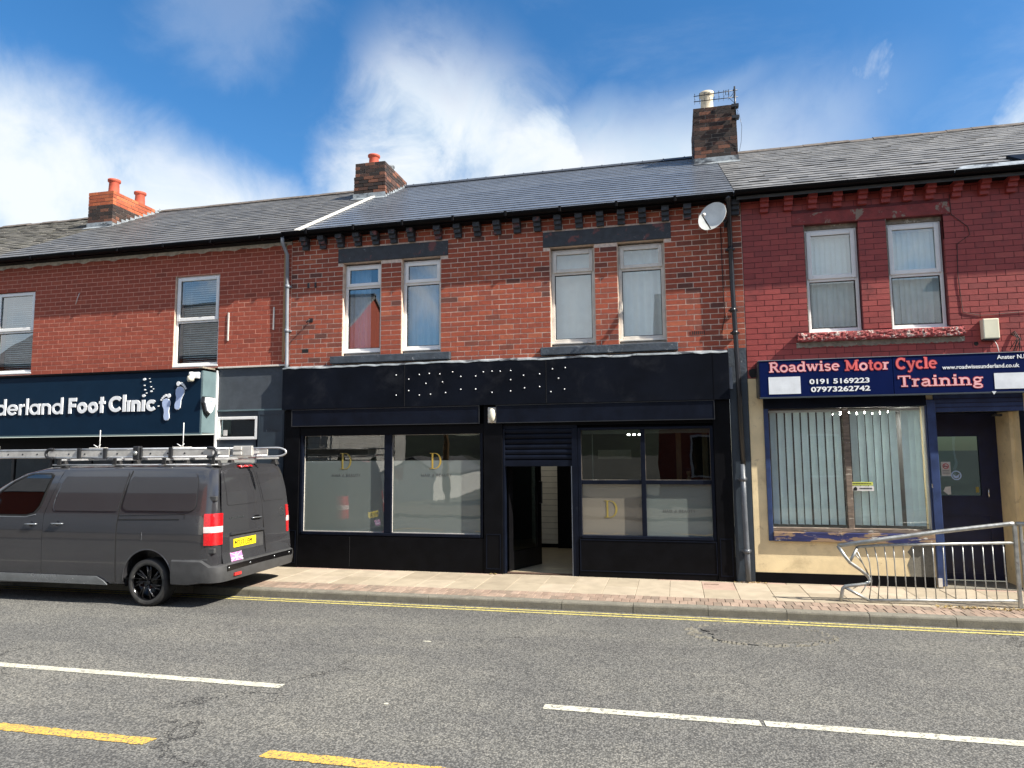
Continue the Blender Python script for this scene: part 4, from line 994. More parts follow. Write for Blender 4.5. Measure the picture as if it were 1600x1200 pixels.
venetian(-13.12, -12.30, 3.62, 5.14, .20, 'pale green venetian blind in the leftmost first-floor window')
venetian(-8.95, -8.12, 3.62, 5.19, .20, 'pale green venetian blind in the first-floor window above the footprint sign')
# ragged pale mortar under the eaves
m = MB(); top, bot = [], []
for i in range(140):
    x = LX0 + (LX1 - LX0) * i / 139; top.append((x, -.012, 5.74)); bot.append((x, -.012, 5.672 + .022 * math.sin(i * .7) * math.sin(i * .23) + U(-.006, .006)))
m.grid([bot, top], smooth=False); m.build('eaves_mortar', 'cement', bl_, solid=.01)
MB().box(LX0, LX1, -.185, .0, 5.735, 5.83).build('fascia_board', 'black_paint', bl_)
gl_ = half_round(LX0, LX1 - .03, -.245, 5.80, .060, .007).build('gutter', 'black_paint', bl_)
for i in range(7): MB().box(-13.1 + i * 1.0, -13.06 + i * 1.0, -.312, -.18, 5.735, 5.81).build('gutter_bracket', 'black_paint', gl_, .004)
rf_l = slate_roof(bl_, 'slate_left', LX0 + .02, -6.50, 300, -6.5, rough=.35, z0=5.93)
c1 = chimney(bl_, -13.78, -13.07, 2.65, 4.03, 7.2, 8.33, 'brick_chimney', 'brick_orange', 7.92, 0.0)
flashing(c1, -13.78, -13.07, 2.65, 4.03); flaunch(c1, -13.75, -13.1, 2.7, 4.0, 8.325)
pot(c1, -13.30, 2.90, 8.34, 'terracotta', .125, .36); pot(c1, -13.30, 3.75, 8.34, 'terracotta', .125, .36)
downpipe(bl_, [(-6.66, -.24, 5.76), (-6.665, -.22, 5.66), (-6.66, -.06, 5.48), (-6.625, -.05, 3.50), (-6.62, -.08, 3.42)], .032, 'pipe_grey', [(-6.645, -.055, 4.9), (-6.635, -.055, 4.1)])
MB().box(-6.75, -6.70, -.012, .004, 3.55, 5.70).build('corner_board', 'timber', bl_)
for x, z0, z1 in ((-7.857, 3.98, 4.50), (-6.932, 4.14, 4.55)): MB().box(x - .014, x + .014, -.018, .0, z0, z1).build('batten', 'pvc_aged', bl_, .003)
MB().tube([(-11.17, -.004, 5.07), (-11.17, -.02, 5.05), (-11.20, -.03, 4.95), (-11.22, -.02, 4.90), (-11.25, -.012, 4.85)], .007, 6).build('loose_wire', 'cable_white', bl_)
# clinic shopfront
fb = MB().box(LX0 - .2, -8.08, -.40, .0, 2.30, 3.405).build('fascia_sign_box', 'navy_sign', bl_, .005)
MB().box(-8.08, -8.045, -.398, .002, 2.305, 3.40).build('box_side', 'pale_teal', fb)
MB().box(LX0 - .2, -8.06, -.43, .0, 3.405, 3.445).build('box_capping', 'black_paint', fb, .006)
MB().box(LX0 - .2, -8.045, -.412, -.38, 2.275, 2.302).build('bottom_trim', 'pale_teal', fb)
MB().box(-8.11, -8.03, -.44, -.1, 3.44, 3.468).build('cap_corner', 'wood_aged', fb)
MB().box(-8.044, -8.02, -.05, .0, 1.9, 3.44).build('white_upright', 'pvc_white', bl_)
MB().box(LX0 - .2, -8.05, .0, .06, 1.95, 2.28).build('shop_head', 'black_paint', bl_)
sw3 = MB()
for x in (-13.5, -12.6, -11.7, -10.8, -9.9, -9.0, -8.12): sw3.box(x - .03, x + .03, .06, .12, .35, 1.95)
sw3.box(-13.5, -8.1, .061, .119, 1.90, 1.95); sw3.box(-13.5, -8.1, .061, .119, .35, .40); sw3 = sw3.build('shop_window', 'dark_metal', bl_)
for i in range(6): MB().box(-13.47 + i * .9, -12.63 + i * .9, .085, .092, .40, 1.90).build('pane', 'glass_dark', sw3)
MB().box(-13.6, -8.05, .0, .15, .0, .35).build('stall_riser', 'dark_teal', bl_)
room(bl_, -13.5, -8.1, .01, 2.28, .14, 3, 'room_dark', 'clinic_interior')
MB().box(-11.1, -10.0, .5, .55, 1.75, 1.95).build('display_sign', 'paper_red', bl_); MB().box(-12.4, -11.4, .5, .55, 1.78, 1.96).build('display_sign', 'sticker_blue', bl_)
MB().box(-8.02, -6.665, -.004, .0, 2.72, 3.47).build('upper_panel', 'slate_blue_render', bl_)
MB().box(-8.02, -6.665, -.045, .0, 3.475, 3.505).build('panel_capping', 'pvc_aged', bl_, .003); MB().box(-8.02, -6.665, -.022, .0, 2.695, 2.722).build('panel_ledge', 'pale_teal', bl_)
MB().box(-8.02, -7.23 - .0, -.0, .12, .0, 2.18).build('lower_wall', 'dark_teal', bl_); MB().box(-8.02, -7.19, -.0, .12, 2.60, 2.695).build('lower_wall', 'dark_teal', bl_)
MB().box(-7.19, -6.665, -.02, .12, .0, 2.695).build('door_panel', 'dark_teal', bl_, .003)
m = MB(); bars(m, -7.165, -6.69, .1, 2.63, -.028, -.019, .012); m.build('door_beading', 'dark_teal', bl_)
text_mesh('Entrance', .10, -7.02, -.0205, 2.31, 'black_stone', 'lettering', bl_, depth=.001)
m = MB(); bars(m, -8.015, -7.20, 2.185, 2.595, -.02, .06, .05); sw4 = m.build('window', 'pvc_white', bl_, .005)
MB().box(-7.97, -7.245, .015, .022, 2.23, 2.55).build('pane', 'glass_shop', sw4); MB().box(-7.90, -7.82, .010, .013, 2.26, 2.36).build('notice', 'paper', sw4)
MB().box(-8.02, -7.19, -.045, .0, 2.02, 2.045).build('ledge', 'pvc_aged', bl_); MB().box(-8.02, -7.19, -.012, .0, 1.78, 2.02).build('white_panel', 'room_white', bl_)
room(bl_, -8.0, -7.2, 2.1, 2.68, .125, 1.2, 'room_dark', 'small_room')
m = MB(); m.box(-7.62, -7.35, .5, .6, 2.12, 2.36); m.build('stored_box', 'paper_red', bl_)

# raised clinic lettering, geometric sans drawn with strokes (x-height = 1)
wB, wT = .30, .205
def g_o(w_): return [(arc(.5, .5, .5 - w_ / 2, .5 - w_ / 2, 0, 360, 28), w_)]
GL = {
 'n': lambda w_: (.86, [([(w_ / 2, 0), (w_ / 2, 1)], w_), ([(w_ / 2, .55)] + arc(.43, .57, .43 - w_ / 2, .43 - w_ / 2, 165, 0, 12) + [(.86 - w_ / 2, 0)], w_)]),
 'd': lambda w_: (1.02, [(arc(.5, .5, .5 - w_ / 2, .5 - w_ / 2, 0, 360, 28), w_), ([(1.0 - w_ / 2, 0), (1.0 - w_ / 2, 1.5)], w_)]),
 'a': lambda w_: (1.02, [(arc(.5, .5, .5 - w_ / 2, .5 - w_ / 2, 0, 360, 28), w_), ([(1.0 - w_ / 2, 0), (1.0 - w_ / 2, 1)], w_)]),
 'e': lambda w_: (.98, [(arc(.5, .5, .5 - w_ / 2, .5 - w_ / 2, 0, 318, 26), w_), ([(w_ * .6, .5), (1 - w_ * .35, .5)], w_ * .85)]),
 'r': lambda w_: (.56, [([(w_ / 2, 0), (w_ / 2, 1)], w_), ([(w_ / 2, .5)] + arc(.56, .5, .56 - w_ / 2, .5 - w_ / 2, 170, 95, 8), w_)]),
 'l': lambda w_: (w_, [([(w_ / 2, 0), (w_ / 2, 1.5)], w_)]),
 'F': lambda w_: (.80, [([(w_ / 2, 0), (w_ / 2, 1.4)], w_), ([(0, 1.4 - w_ / 2), (.80, 1.4 - w_ / 2)], w_), ([(0, .72), (.72, .72)], w_)]),
 'o': lambda w_: (1.0, g_o(w_)),
 't': lambda w_: (.62, [([(.28, 0), (.28, 1.42)], w_), ([(0, .92), (.62, .92)], w_ * .85)]),
 'C': lambda w_: (1.22, [(arc(.70, .70, .70 - w_ / 2, .70 - w_ / 2, 42, 318, 28), w_)]),
 'i': lambda w_: (w_, [([(w_ / 2, 0), (w_ / 2, 1.0)], w_)]),
 'c': lambda w_: (.90, [(arc(.5, .5, .5 - w_ / 2, .5 - w_ / 2, 42, 318, 24), w_)]),
 ' ': lambda w_: (.42, [])}
def letters(txt, x0, x1, z, xh, w_, mat, y=-.40):
    total = sum(GL[c](w_)[0] + .12 for c in txt) - .12; s = (x1 - x0) / total; x = x0
    for c in txt:
        adv, it = GL[c](w_)
        if it:
            m = MB()
            for q, (pts, wd) in enumerate(it): m.ribbon([(x + p[0] * s, z + p[1] * xh) for p in pts], wd * (s + xh) / 2, XZ, y - .018 - .0004 * q, y - .002 + .0004 * q)
            m.build('letter', mat, sg1)
        x += (adv + .12) * s
sg1 = thing('raised_lettering', (-10.6, -.41, 2.6), 'white raised clinic name lettering fixed on the navy fascia', 'sign')
letters('nderland', -12.78, -10.99, 2.69, .205, wT, 'letter_white'); letters('Foot', -10.865, -10.065, 2.695, .205, wB, 'letter_white'); letters('Clinic', -9.985, -8.985, 2.705, .205, wB, 'letter_white')
for (x, z, r) in ((-9.245, 2.985, .032), (-9.245, 3.28, .028), (-9.24, 3.17, .013), (-9.225, 3.09, .016), (-9.10, 3.14, .014), (-9.09, 3.06, .020), (-9.12, 3.23, .010), (-9.19, 3.03, .012), (-9.05, 3.10, .010), (-8.93, 2.79, .014), (-9.14, 3.29, .009)):
    MB().prism([(x + r * math.cos(a * .5236), z + r * .8 * math.sin(a * .5236)) for a in range(12)], XZ, -.418, -.402).build('dot', 'letter_white', sg1)
def sole(cx, cz, h, ang, name='footprint'):
    fp = thing(name, (cx, -.41, cz - h / 2), '', 'logo')
    c, s = math.cos(ang), math.sin(ang)
    def T(p): return (cx + p[0] * h * c - p[1] * h * s, cz + p[0] * h * s + p[1] * h * c)
    out_ = [(-.02, -.50), (.08, -.48), (.14, -.40), (.14, -.25), (.12, -.10), (.15, .05), (.20, .18), (.20, .32), (.12, .42), (0, .46), (-.14, .42), (-.20, .30), (-.19, .15), (-.12, .0), (-.11, -.15), (-.14, -.32), (-.11, -.45)]
    MB().prism([T((p[0] * 1.06, p[1] * 1.04)) for p in out_], XZ, -.412, -.402).build('sole_edge', 'letter_white', fp); MB().prism([T(p) for p in out_], XZ, -.4175, -.4125).build('sole', 'letter_blue', fp)
    for k, (tx, tz, r) in enumerate(((-.14, .58, .085), (.02, .60, .055), (.11, .56, .05), (.185, .50, .045), (.245, .43, .04))):
        if ang > 0: tx = -tx
        q = T((tx, tz)); MB().prism([(q[0] + r * h * math.cos(a * .5236), q[1] + r * h * 1.15 * math.sin(a * .5236)) for a in range(12)], XZ, -.418, -.403).build('toe', 'letter_white', fp)
    return fp
f1 = sole(-8.765, 2.735, .40, rad(3)); f1['label'] = 'lower left footprint emblem beside the clinic name'
f2 = sole(-8.515, 2.93, .42, rad(-9)); f2['label'] = 'upper right footprint emblem beside the clinic name'
for f in (f1, f2): f['group'] = 'footprint emblems on the clinic sign'
# alarm box and flood lamp on the clinic fascia
al = thing('alarm_box', (-7.84, -.40, 2.65), 'white shield-shaped alarm bell box on the pale end of the clinic fascia', 'alarm box')
AM = lambda a, b, d: (-8.03 + d, a, b)
shp = [(-.40, 2.93), (-.18, 2.93), (-.16, 2.84), (-.22, 2.70), (-.29, 2.64), (-.36, 2.70), (-.42, 2.84)]
yA = -.06
MB().prism([(-.42, 2.94), (-.15, 2.94), (-.13, 2.83), (-.21, 2.67), (-.285, 2.60), (-.37, 2.67), (-.44, 2.83)], AM, -.012, .035).build('back_case', 'dark_metal', al)
MB().prism([(-.405, 2.925), (-.165, 2.925), (-.15, 2.835), (-.22, 2.69), (-.285, 2.64), (-.36, 2.69), (-.42, 2.835)], AM, .036, .075).build('cover', 'alarm_white', al, .012, seg=2)
MB().prism([(-.30, 2.875), (-.27, 2.875), (-.26, 2.86), (-.285, 2.84), (-.31, 2.86)], AM, .076, .0775).build('emblem', 'sticker_blue', al)
for z in (2.80, 2.765): MB().prism([(-.35, z), (-.23, z), (-.23, z + .012), (-.35, z + .012)], AM, .076, .077).build('printed_line', 'pipe_grey', al)
fl = thing('security_light', (-8.16, -.42, 3.30), 'white twin security light on the top corner of the clinic fascia', 'lamp')
MB().box(-8.20, -8.10, -.46, -.401, 3.26, 3.37).build('mount', 'alarm_white', fl, .01, seg=2)
m = MB(); m.lathe([(.001, -.055), (.045, -.05), (.060, -.02), (.060, .03), (.045, .05), (.001, .055)], (-8.235, -.48, 3.25), 14); m.build('lamp_head', 'lamp_cream', fl)
MB().lathe([(.001, -.04), (.035, -.035), (.045, 0), (.035, .035), (.001, .04)], (-8.23, -.47, 3.335), 12).build('sensor', 'alarm_white', fl)

# ================================================================ FAR LEFT BUILDING
bf = thing('end_terrace', (-17, 0, 0), 'terraced building with mossy old slate roof beyond the orange-topped chimney', 'building')
wl = brick_wall(bf, 'brick_left', 'mortar_left', -21, LX0 - .003, 0, 5.72, [(-19.6, -18.7, 3.6, 5.2), (-16.6, -15.7, 3.6, 5.2)], nparts=0)
for x0 in (-19.6, -16.6): upvc_window(bf, x0, x0 + .9, 3.62, 5.2, .05, 4.4)
room(bf, -20.9, LX0 - .1, 3.3, 5.6, .26, 3)
MB().box(-21, LX0, -.185, .0, 5.735, 5.83).build('fascia_board', 'black_paint', bf)
half_round(-21, LX0 + .0, -.245, 5.80, .060, .007).build('gutter', 'black_paint', bf)
slate_roof(bf, 'slate_mossy', -21, LX0 + .015, 120, -13, rough=1.0, z0=5.93)

# ================================================================ RIGHT BUILDING
br = thing('terraced_training_shop', (5, 0, 0), 'terraced shop with dark red painted brick above a cream rendered front', 'building')
RX0, RX1 = 1.108, 9.2
HR = [(2.00, 2.76, 3.65, 5.315), (3.13, 3.895, 3.65, 5.315)]
brick_wall(br, 'brick_red', 'mortar_red', RX0, RX1, 3.00, 5.80, HR + [(1.835, 3.99, 5.316, 5.505), (1.83, 4.045, 3.515, 3.65)], tints=lambda x, z: .5 + random.gauss(0, .2), proud=.0035, phase=.07, focus=(2, 4), joint=.009)
MB().box(1.835, 3.99, -.012, .2, 5.317, 5.503).build('lintel', 'red_stone', br, .01, seg=2)
m = MB(); m.box(1.83, 4.045, -.095, .16, 3.52, 3.648); sl = m.build('window_sill', 'red_sill', br, .012, seg=2)
# flaking sill front
m = MB(); n = 90; rows = []
for j in range(7):
    rows.append([(1.832 + 2.21 * i / n, -.096 - abs(U(0, .014)) * (1 if 0 < j < 6 else 0), 3.524 + .120 * j / 6) for i in range(n + 1)])
m.grid(rows, smooth=False); m.build('flaking_paint', 'red_sill', sl)
m = MB(); top, bot = [], []
for i in range(90): x = 1.82 + 2.24 * i / 89; top.append((x, -.012, 3.515)); bot.append((x, -.012, 3.44 + U(-.012, .012)))
m.grid([bot, top], smooth=False); m.build('sill_mortar', 'wood_aged', br, solid=.01)
for h in HR:
    m = MB(); m.box(h[0] - .001, h[0] + .012, .002, .12, 3.65, 5.315); m.build('jamb', 'weathered_wood', br)
    MB().box(h[0] + .012, h[1], .08, .16, 5.25, 5.314).build('head_board', 'wood_aged', br)
    upvc_window(br, h[0] + .014, h[1] - .006, 3.68, 5.25, .10, 4.47, t=.05, sash_t=.065)
room(br, RX0 + .15, 6.5, 3.3, 5.6, .26, 3)
vblind(2.05, 2.70, 3.75, 5.15, .22, 9, 'grey vertical blind in the left of the two windows over the red peeling sill', .35)
vblind(3.18, 3.85, 3.75, 5.15, .22, 9, 'grey vertical blind in the right of the two windows over the red peeling sill', .35)
cb = MB(); cb.box(-.06, .06, -.065, .02, 0, .058).box(-.06, .06, -.12, .02, .063, .122).box(-.06, .06, -.18, .02, .127, .195)
cme = cb.mesh('corbel', 'brick_red', (0, 0, 0))[0]
for x in [1.444, 1.787, 2.129, 2.475, 2.819, 3.136, 3.431, 3.725, 4.071, 4.424, 4.767, 5.12, 5.47, 5.82]: piece('corbel', cme, (x, 0, 5.548), br)
MB().box(RX0, RX1, -.24, .02, 5.745, 5.80).build('eaves_board', 'black_paint', br)
m = half_round(1.0, 3.95, -.315, 5.825, .058, .007); g1 = m.build('gutter', 'black_paint', br)
half_round(3.96, RX1, -.315, 5.825, .058, .007).build('gutter', 'black_paint', br)
MB().box(RX0 - .1, RX1, -.25, -.215, 5.76, 5.83).build('fascia_board', 'black_paint', br)
slate_roof(br, 'slate_old', 1.03, 9.2, 300, 2.5, rough=.7, z0=5.93, y_eave=-.25)
MB().hexa([(3.95, -.30, 5.835), (9.2, -.30, 5.835), (9.2, .10, 6.045), (4.25, .10, 6.045), (3.95, -.30, 5.841), (9.2, -.30, 5.841), (9.2, .10, 6.052), (4.25, .10, 6.052)]).build('lead_strip', 'lead', br, fix=True)
rl = MB().hexa([(5.02, .18, 6.04), (5.9, .18, 6.04), (5.9, .62, 6.29), (5.02, .62, 6.29), (5.02, .16, 6.09), (5.9, .16, 6.09), (5.9, .60, 6.34), (5.02, .60, 6.34)]).build('rooflight', 'black_paint', br, .01)
MB().tube([(3.99, -.02, 5.60), (4.0, -.015, 5.30), (4.20, -.015, 5.10), (4.22, -.015, 4.98), (4.05, -.012, 4.86), (4.03, -.012, 4.4), (4.06, -.012, 3.86), (4.28, -.012, 3.80), (5.6, -.012, 3.86)], .0045, 6).build('cable', 'cable_dark', br)
ab = thing('alarm_box', (4.36, 0, 3.45), 'cream box alarm on the red painted wall right of the peeling sill', 'alarm box')
MB().box(4.262, 4.462, -.115, .0, 3.452, 3.735).build('cover', 'alarm_cream', ab, .012, seg=2)
MB().box(4.268, 4.456, -.10, .0, 3.435, 3.451).build('base', 'dark_metal', ab)
MB().tube([(4.42, -.02, 3.44), (4.45, -.03, 3.36), (4.47, -.02, 3.27)], .006, 6).build('cable', 'cable_white', ab)
m = MB(); 
for i in range(7): m.tube([(4.66 + U(-.03, .03), -.01, 3.56 - i * .01), (4.72 + U(-.04, .04), -.05, 3.45), (4.66 + U(-.06, .1), -.02, 3.28 + U(-.03, .03))], .005, 5)
m.build('cable_bundle', 'cable_dark', br)
MB().lathe([(.001, -.005), (.03, -.005), (.03, .02), (.001, .02)], (4.20, 0, 3.40), 12, 'y').build('pipe_hole', 'van_seam', br)
# broken corner beside the sign
m = MB(); m.prism([(1.13, 3.12), (1.17, 3.15), (1.24, 3.15), (1.25, 3.02), (1.16, 3.01), (1.13, 3.06)], XZ, -.010, .0); m.build('missing_bricks', 'van_seam', br)
# ground floor: cream render with openings
HG = [(1.31, 3.485, .60, 2.69), (3.62, 4.66, .0, 2.44)]
wg = wall_sheet(RX0, RX1, .145, 2.998, .0, HG, .20).build('rendered_wall', 'cream_render', br)
MB().box(RX0, 3.49, -.006, .2, .0, .143).build('plinth', 'black_paint', br); MB().box(4.70, RX1, -.006, .2, .0, .143).build('plinth', 'black_paint', br)
m = MB(); m.prism([(3.18, .12), (3.14, .30), (3.19, .42), (3.15, .48), (3.24, .60), (3.30, .66), (3.42, .63), (3.47, .60), (3.47, .12), (3.3, .13)], XZ, -.0025, .0); m.build('render_scar', 'kerb_stone', br)
MB().box(1.32, 3.50, -.04, .19, 2.535, 2.688).build('shutter_box', 'navy_black', br)
m = MB()
m.box(1.31, 1.375, -.03, .12, .60, 2.54); m.box(3.485, 3.50, -.03, .12, .66, 2.54)
bsw = m.build('shop_window', 'blue_paint', br, .004)
MB().box(1.375, 3.50, -.055, .10, .60, .735).build('sill', 'blue_peeling', bsw, .008, seg=2)
MB().box(1.375, 3.485, -.01, .10, .737, .795).build('lower_rail', 'weathered_wood', bsw, .004)
MB().box(2.405, 2.485, .0, .10, .797, 2.53).build('mullion', 'weathered_wood', bsw, .004)
MB().box(3.475, 3.485, .005, .1, .797, 2.53).build('edge_bead', 'room_white', bsw)
for x0, x1 in ((1.38, 2.403), (2.487, 3.474)): MB().box(x0, x1, .055, .061, .797, 2.53).build('pane', 'glass_office', bsw)
vblind(1.40, 2.40, .81, 2.48, .125, 9, 'mint vertical blind in the left half of the cream shop window', -.42)
vblind(2.52, 3.46, .81, 2.48, .125, 9, 'mint vertical blind bunched at one side in the right half of the cream shop window', -.42, fold=3)
st = thing('window_sticker', (2.60, .05, 1.30), 'yellow and white printed sticker on the cream shop window beside the mullion', 'sticker')
MB().box(2.49, 2.77, .051, .0535, 1.405, 1.455).build('yellow_strip', 'sticker_lime', st); MB().box(2.49, 2.78, .051, .0535, 1.325, 1.395).build('white_strip', 'paper', st)
MB().prism([(2.50, 1.332), (2.51, 1.37), (2.54, 1.388), (2.56, 1.36), (2.55, 1.332)], XZ, .0495, .051).build('dog_symbol', 'plate_black', st)
for k in range(9): MB().box(2.59 + k * .019, 2.603 + k * .019, .0495, .051, 1.352, 1.372).build('print_mark', 'plate_black', st)
for k in range(12): MB().box(2.50 + k * .021, 2.515 + k * .021, .0495, .051, 1.425, 1.438).build('print_mark', 'plate_black', st)
room(br, 1.2, 3.55, .02, 2.7, .205, 3.0, 'room_dark', 'office_interior')
# lights inside, seen above the blinds
for i in range(3): tag(MB().box(2.58 + i * .30, 2.70 + i * .30, .9, 1.5, 2.50, 2.52).build('strip_light', 'bulb'), ('leftmost', 'middle', 'rightmost')[i] + ' of the lit ceiling lights inside above the mint blinds', 'lamp', 'lit ceiling lights inside the cream shop')
# blue post and recessed door
MB().box(3.502, 3.612, -.05, .20, .03, 2.62).build('door_post', 'blue_paint', br, .006)
MB().box(3.50, 3.55, -.06, -.03, .02, .14).build('post_foot', 'pvc_aged', br)
MB().box(3.495, 3.51, -.075, -.05, 1.38, 1.44).build('lock', 'chrome', br, .003)
sb = MB().box(3.60, 4.72, -.02, .19, 2.44, 2.69).build('shutter_housing', 'blue_paint', br, .004)
for z in (2.50, 2.56, 2.62): MB().box(3.61, 4.71, -.024, -.019, z, z + .012).build('housing_rib', 'blue_door', sb)
MB().box(4.66, 4.72, -.02, .0, .0, 2.44).build('shutter_guide', 'navy_black', br)
m = MB(); m.box(3.613, 3.63, .2, .60, .0, 2.44); m.build('recess_side', 'blue_door', br)
MB().box(4.615, 4.66, .19, .66, .0, 2.44).build('recess_side_right', 'cream_render', br)
MB().box(3.62, 4.66, .19, .68, 2.44, 2.46).build('recess_soffit', 'navy_black', br); MB().box(3.62, 4.66, -.02, .62, -.02, .008).build('doorstep', 'kerb_stone', br)
m = MB(); Z0, Z1 = .02, 2.44
for (a, b, c, d) in ((3.63, 3.79, Z0, Z1), (4.37, 4.615, Z0, Z1), (3.79, 4.37, Z0, 1.235), (3.79, 4.37, 2.105, Z1)): m.box(a, b, .62, .665, c, d)
d2 = m.build('door', 'blue_door', br); MB().box(3.785, 4.375, .638, .645, 1.23, 2.11).build('pane', 'glass_dark', d2)
m = MB(); bars(m, 3.70, 4.47, .10, .95, .612, .622, .02); bars(m, 3.775, 4.385, 1.215, 2.12, .612, .622, .015); m.build('moulding', 'blue_door', d2)
MB().box(3.86, 3.985, .632, .636, 1.52, 1.73).build('notice', 'paper', d2); 
m = MB(); m.ribbon(arc(3.922, 1.665, .036, .036, 0, 360, 18), .010, XZ, .629, .632); m.ribbon([(3.898, 1.688), (3.946, 1.642)], .008, XZ, .6285, .6315); m.build('no_smoking_ring', 'paper_red', d2)
MB().box(3.895, 3.95, .6295, .632, 1.658, 1.668).build('cigarette', 'plate_black', d2)
for z in (1.60, 1.575, 1.55): MB().box(3.875, 3.97, .6295, .632, z, z + .008).build('print_line', 'text_grey', d2)
m = MB(); m.ribbon(arc(4.055, 1.53, .062, .062, 0, 360, 22), .014, XZ, .632, .636); m.prism([(4.01, 1.55), (4.05, 1.515), (4.10, 1.55), (4.085, 1.50), (4.05, 1.485), (4.02, 1.50)], XZ, .632, .636); m.build('round_sticker', 'letter_blue', d2)
MB().prism([(3.87, 1.30), (3.90, 1.36), (3.97, 1.37), (3.97, 1.25), (3.93, 1.245)], XZ, .632, .636).build('torn_paper', 'paper', d2)
MB().box(4.30, 4.34, .632, .636, 1.28, 1.36).build('old_sticker', 'gold_dull', d2)
MB().tube([(4.44, .62, 1.22), (4.44, .57, 1.22), (4.44, .57, 1.34), (4.44, .62, 1.34)], .009, 8).build('handle', 'chrome', d2)
cm = thing('camera_unit', (4.45, .25, 2.40), 'small black camera hanging from the soffit over the recessed blue door', 'camera')
MB().box(4.38, 4.50, .10, .17, 2.375, 2.405).build('body', 'rubber', cm, .006); MB().tube([(4.44, .14, 2.40), (4.44, .16, 2.44)], .010, 8).build('stalk', 'dark_metal', cm)

# sign board of the training shop
sg = thing('shop_sign', (3, -.13, 2.69), 'navy motorcycle training sign with pink slab lettering and phone numbers', 'sign')
for x0, x1 in ((1.250, 3.034), (3.040, 5.6)): MB().box(x0, x1, -.25, -.005, 2.695, 3.228).build('sign_panel', 'blue_sign', sg, .004)
MB().box(1.225, 1.249, -.245, -.004, 2.70, 3.222).build('sign_end', 'dark_metal', sg)
MB().box(1.235, 5.6, -.262, -.22, 2.672, 2.694).build('sign_trim', 'dark_teal', sg, .003); MB().box(1.24, 5.6, -.258, -.004, 3.229, 3.238).build('sign_top_trim', 'pipe_grey', sg)
MB().box(1.372, 1.808, -.2545, -.2515, 2.735, 2.987).build('blank_patch', 'patch_white', sg); MB().box(4.292, 4.80, -.2545, -.2515, 2.732, 2.95).build('blank_patch', 'patch_white', sg)
# slab-serif glyphs, cap height = 1, x-height = .70, drawn with strokes
K, H_ = .20, .10
def ser(x, y, w_=.30): return ([(x - w_ / 2, y), (x + w_ / 2, y)], H_)
SG = {
 'R': (.92, [([(.2, 0), (.2, 1)], K), ser(.2, .05, .42), ([(.02, .95), (.45, .95)], H_), ([(.2, .95), (.48, .95)] + arc(.48, .74, .20, .21, 90, -90, 10) + [(.2, .53)], .15), ([(.46, .50), (.76, .06)], K * .95), ser(.80, .05, .26)]),
 'o': (.72, [(arc(.36, .35, .27, .30, 0, 360, 24), .17)]),
 'a': (.74, [(arc(.34, .50, .20, .14, 165, 0, 9) + [(.54, .05)], .16), (arc(.30, .20, .19, .145, 60, 330, 14), .13), ([(.50, .05), (.72, .05)], H_), ([(.28, .39), (.54, .40)], .09)]),
 'd': (.80, [(arc(.34, .35, .25, .29, 0, 360, 22), .16), ([(.60, .02), (.60, 1.0)], K * .9), ([(.42, .96), (.60, .96)], H_), ([(.60, .05), (.78, .05)], H_)]),
 'w': (1.06, [([(.14, .68), (.34, .04)], .16), ([(.34, .04), (.53, .64)], .11), ([(.53, .64), (.72, .04)], .16), ([(.72, .04), (.92, .68)], .11), ser(.15, .66, .28), ser(.53, .66, .22), ser(.91, .66, .26)]),
 'i': (.42, [([(.21, 0), (.21, .70)], K), ser(.21, .05, .40), ([(.03, .66), (.21, .66)], H_), ([(.12, .90), (.30, .90)], .17)]),
 's': (.62, [(arc(.31, .50, .19, .14, 20, 250, 12) + arc(.31, .19, .20, .15, 90, -165, 12), .14)]),
 'e': (.70, [(arc(.36, .35, .26, .29, 0, 315, 20), .15), ([(.12, .38), (.62, .38)], .09)]),
 'M': (1.22, [([(.22, 0), (.22, 1)], .15), ([(.22, .92), (.60, .14)], K), ([(.60, .14), (.98, .92)], .12), ([(.98, 0), (.98, 1)], K), ser(.2, .05, .40), ser(1.0, .05, .42), ([(.02, .95), (.24, .95)], H_), ([(.98, .95), (1.20, .95)], H_)]),
 't': (.50, [([(.24, .95), (.24, .14), (.30, .06), (.46, .07)], .17), ([(.04, .66), (.46, .66)], H_)]),
 'r': (.58, [([(.22, 0), (.22, .70)], K), ser(.22, .05, .42), ([(.03, .66), (.22, .66)], H_), (arc(.42, .38, .18, .26, 165, 55, 7), .15)]),
 'C': (.90, [(arc(.48, .50, .36, .43, 45, 318, 24), .18), ([(.76, .66), (.76, .98)], .08)]),
 'y': (.78, [([(.16, .66), (.42, .04)], .17), ([(.64, .66), (.36, -.16), (.24, -.24), (.10, -.20)], .12), ser(.16, .66, .30), ser(.64, .66, .26)]),
 'c': (.66, [(arc(.36, .35, .26, .29, 48, 318, 18), .16)]),
 'l': (.42, [([(.21, 0), (.21, 1)], K), ser(.21, .05, .40), ([(.03, .96), (.21, .96)], H_)]),
 'T': (.90, [([(.45, 0), (.45, .95)], K), ser(.45, .05, .44), ([(.04, .95), (.86, .95)], H_ * 1.1), ([(.08, .98), (.08, .72)], .10), ([(.82, .98), (.82, .72)], .10)]),
 'n': (.84, [([(.20, 0), (.20, .70)], K), ser(.20, .05, .38), ([(.02, .66), (.20, .66)], H_), (arc(.42, .44, .21, .20, 150, 0, 8) + [(.63, 0)], .17), ser(.63, .05, .36)]),
 'g': (.74, [(arc(.33, .47, .20, .19, 0, 360, 18), .13), ([(.48, .62), (.70, .66)], .10), (arc(.35, -.09, .26, .145, 0, 360, 18), .12), ([(.20, .30), (.16, .18), (.30, .12), (.56, .06)], .11)]),
 ' ': (.40, [])}
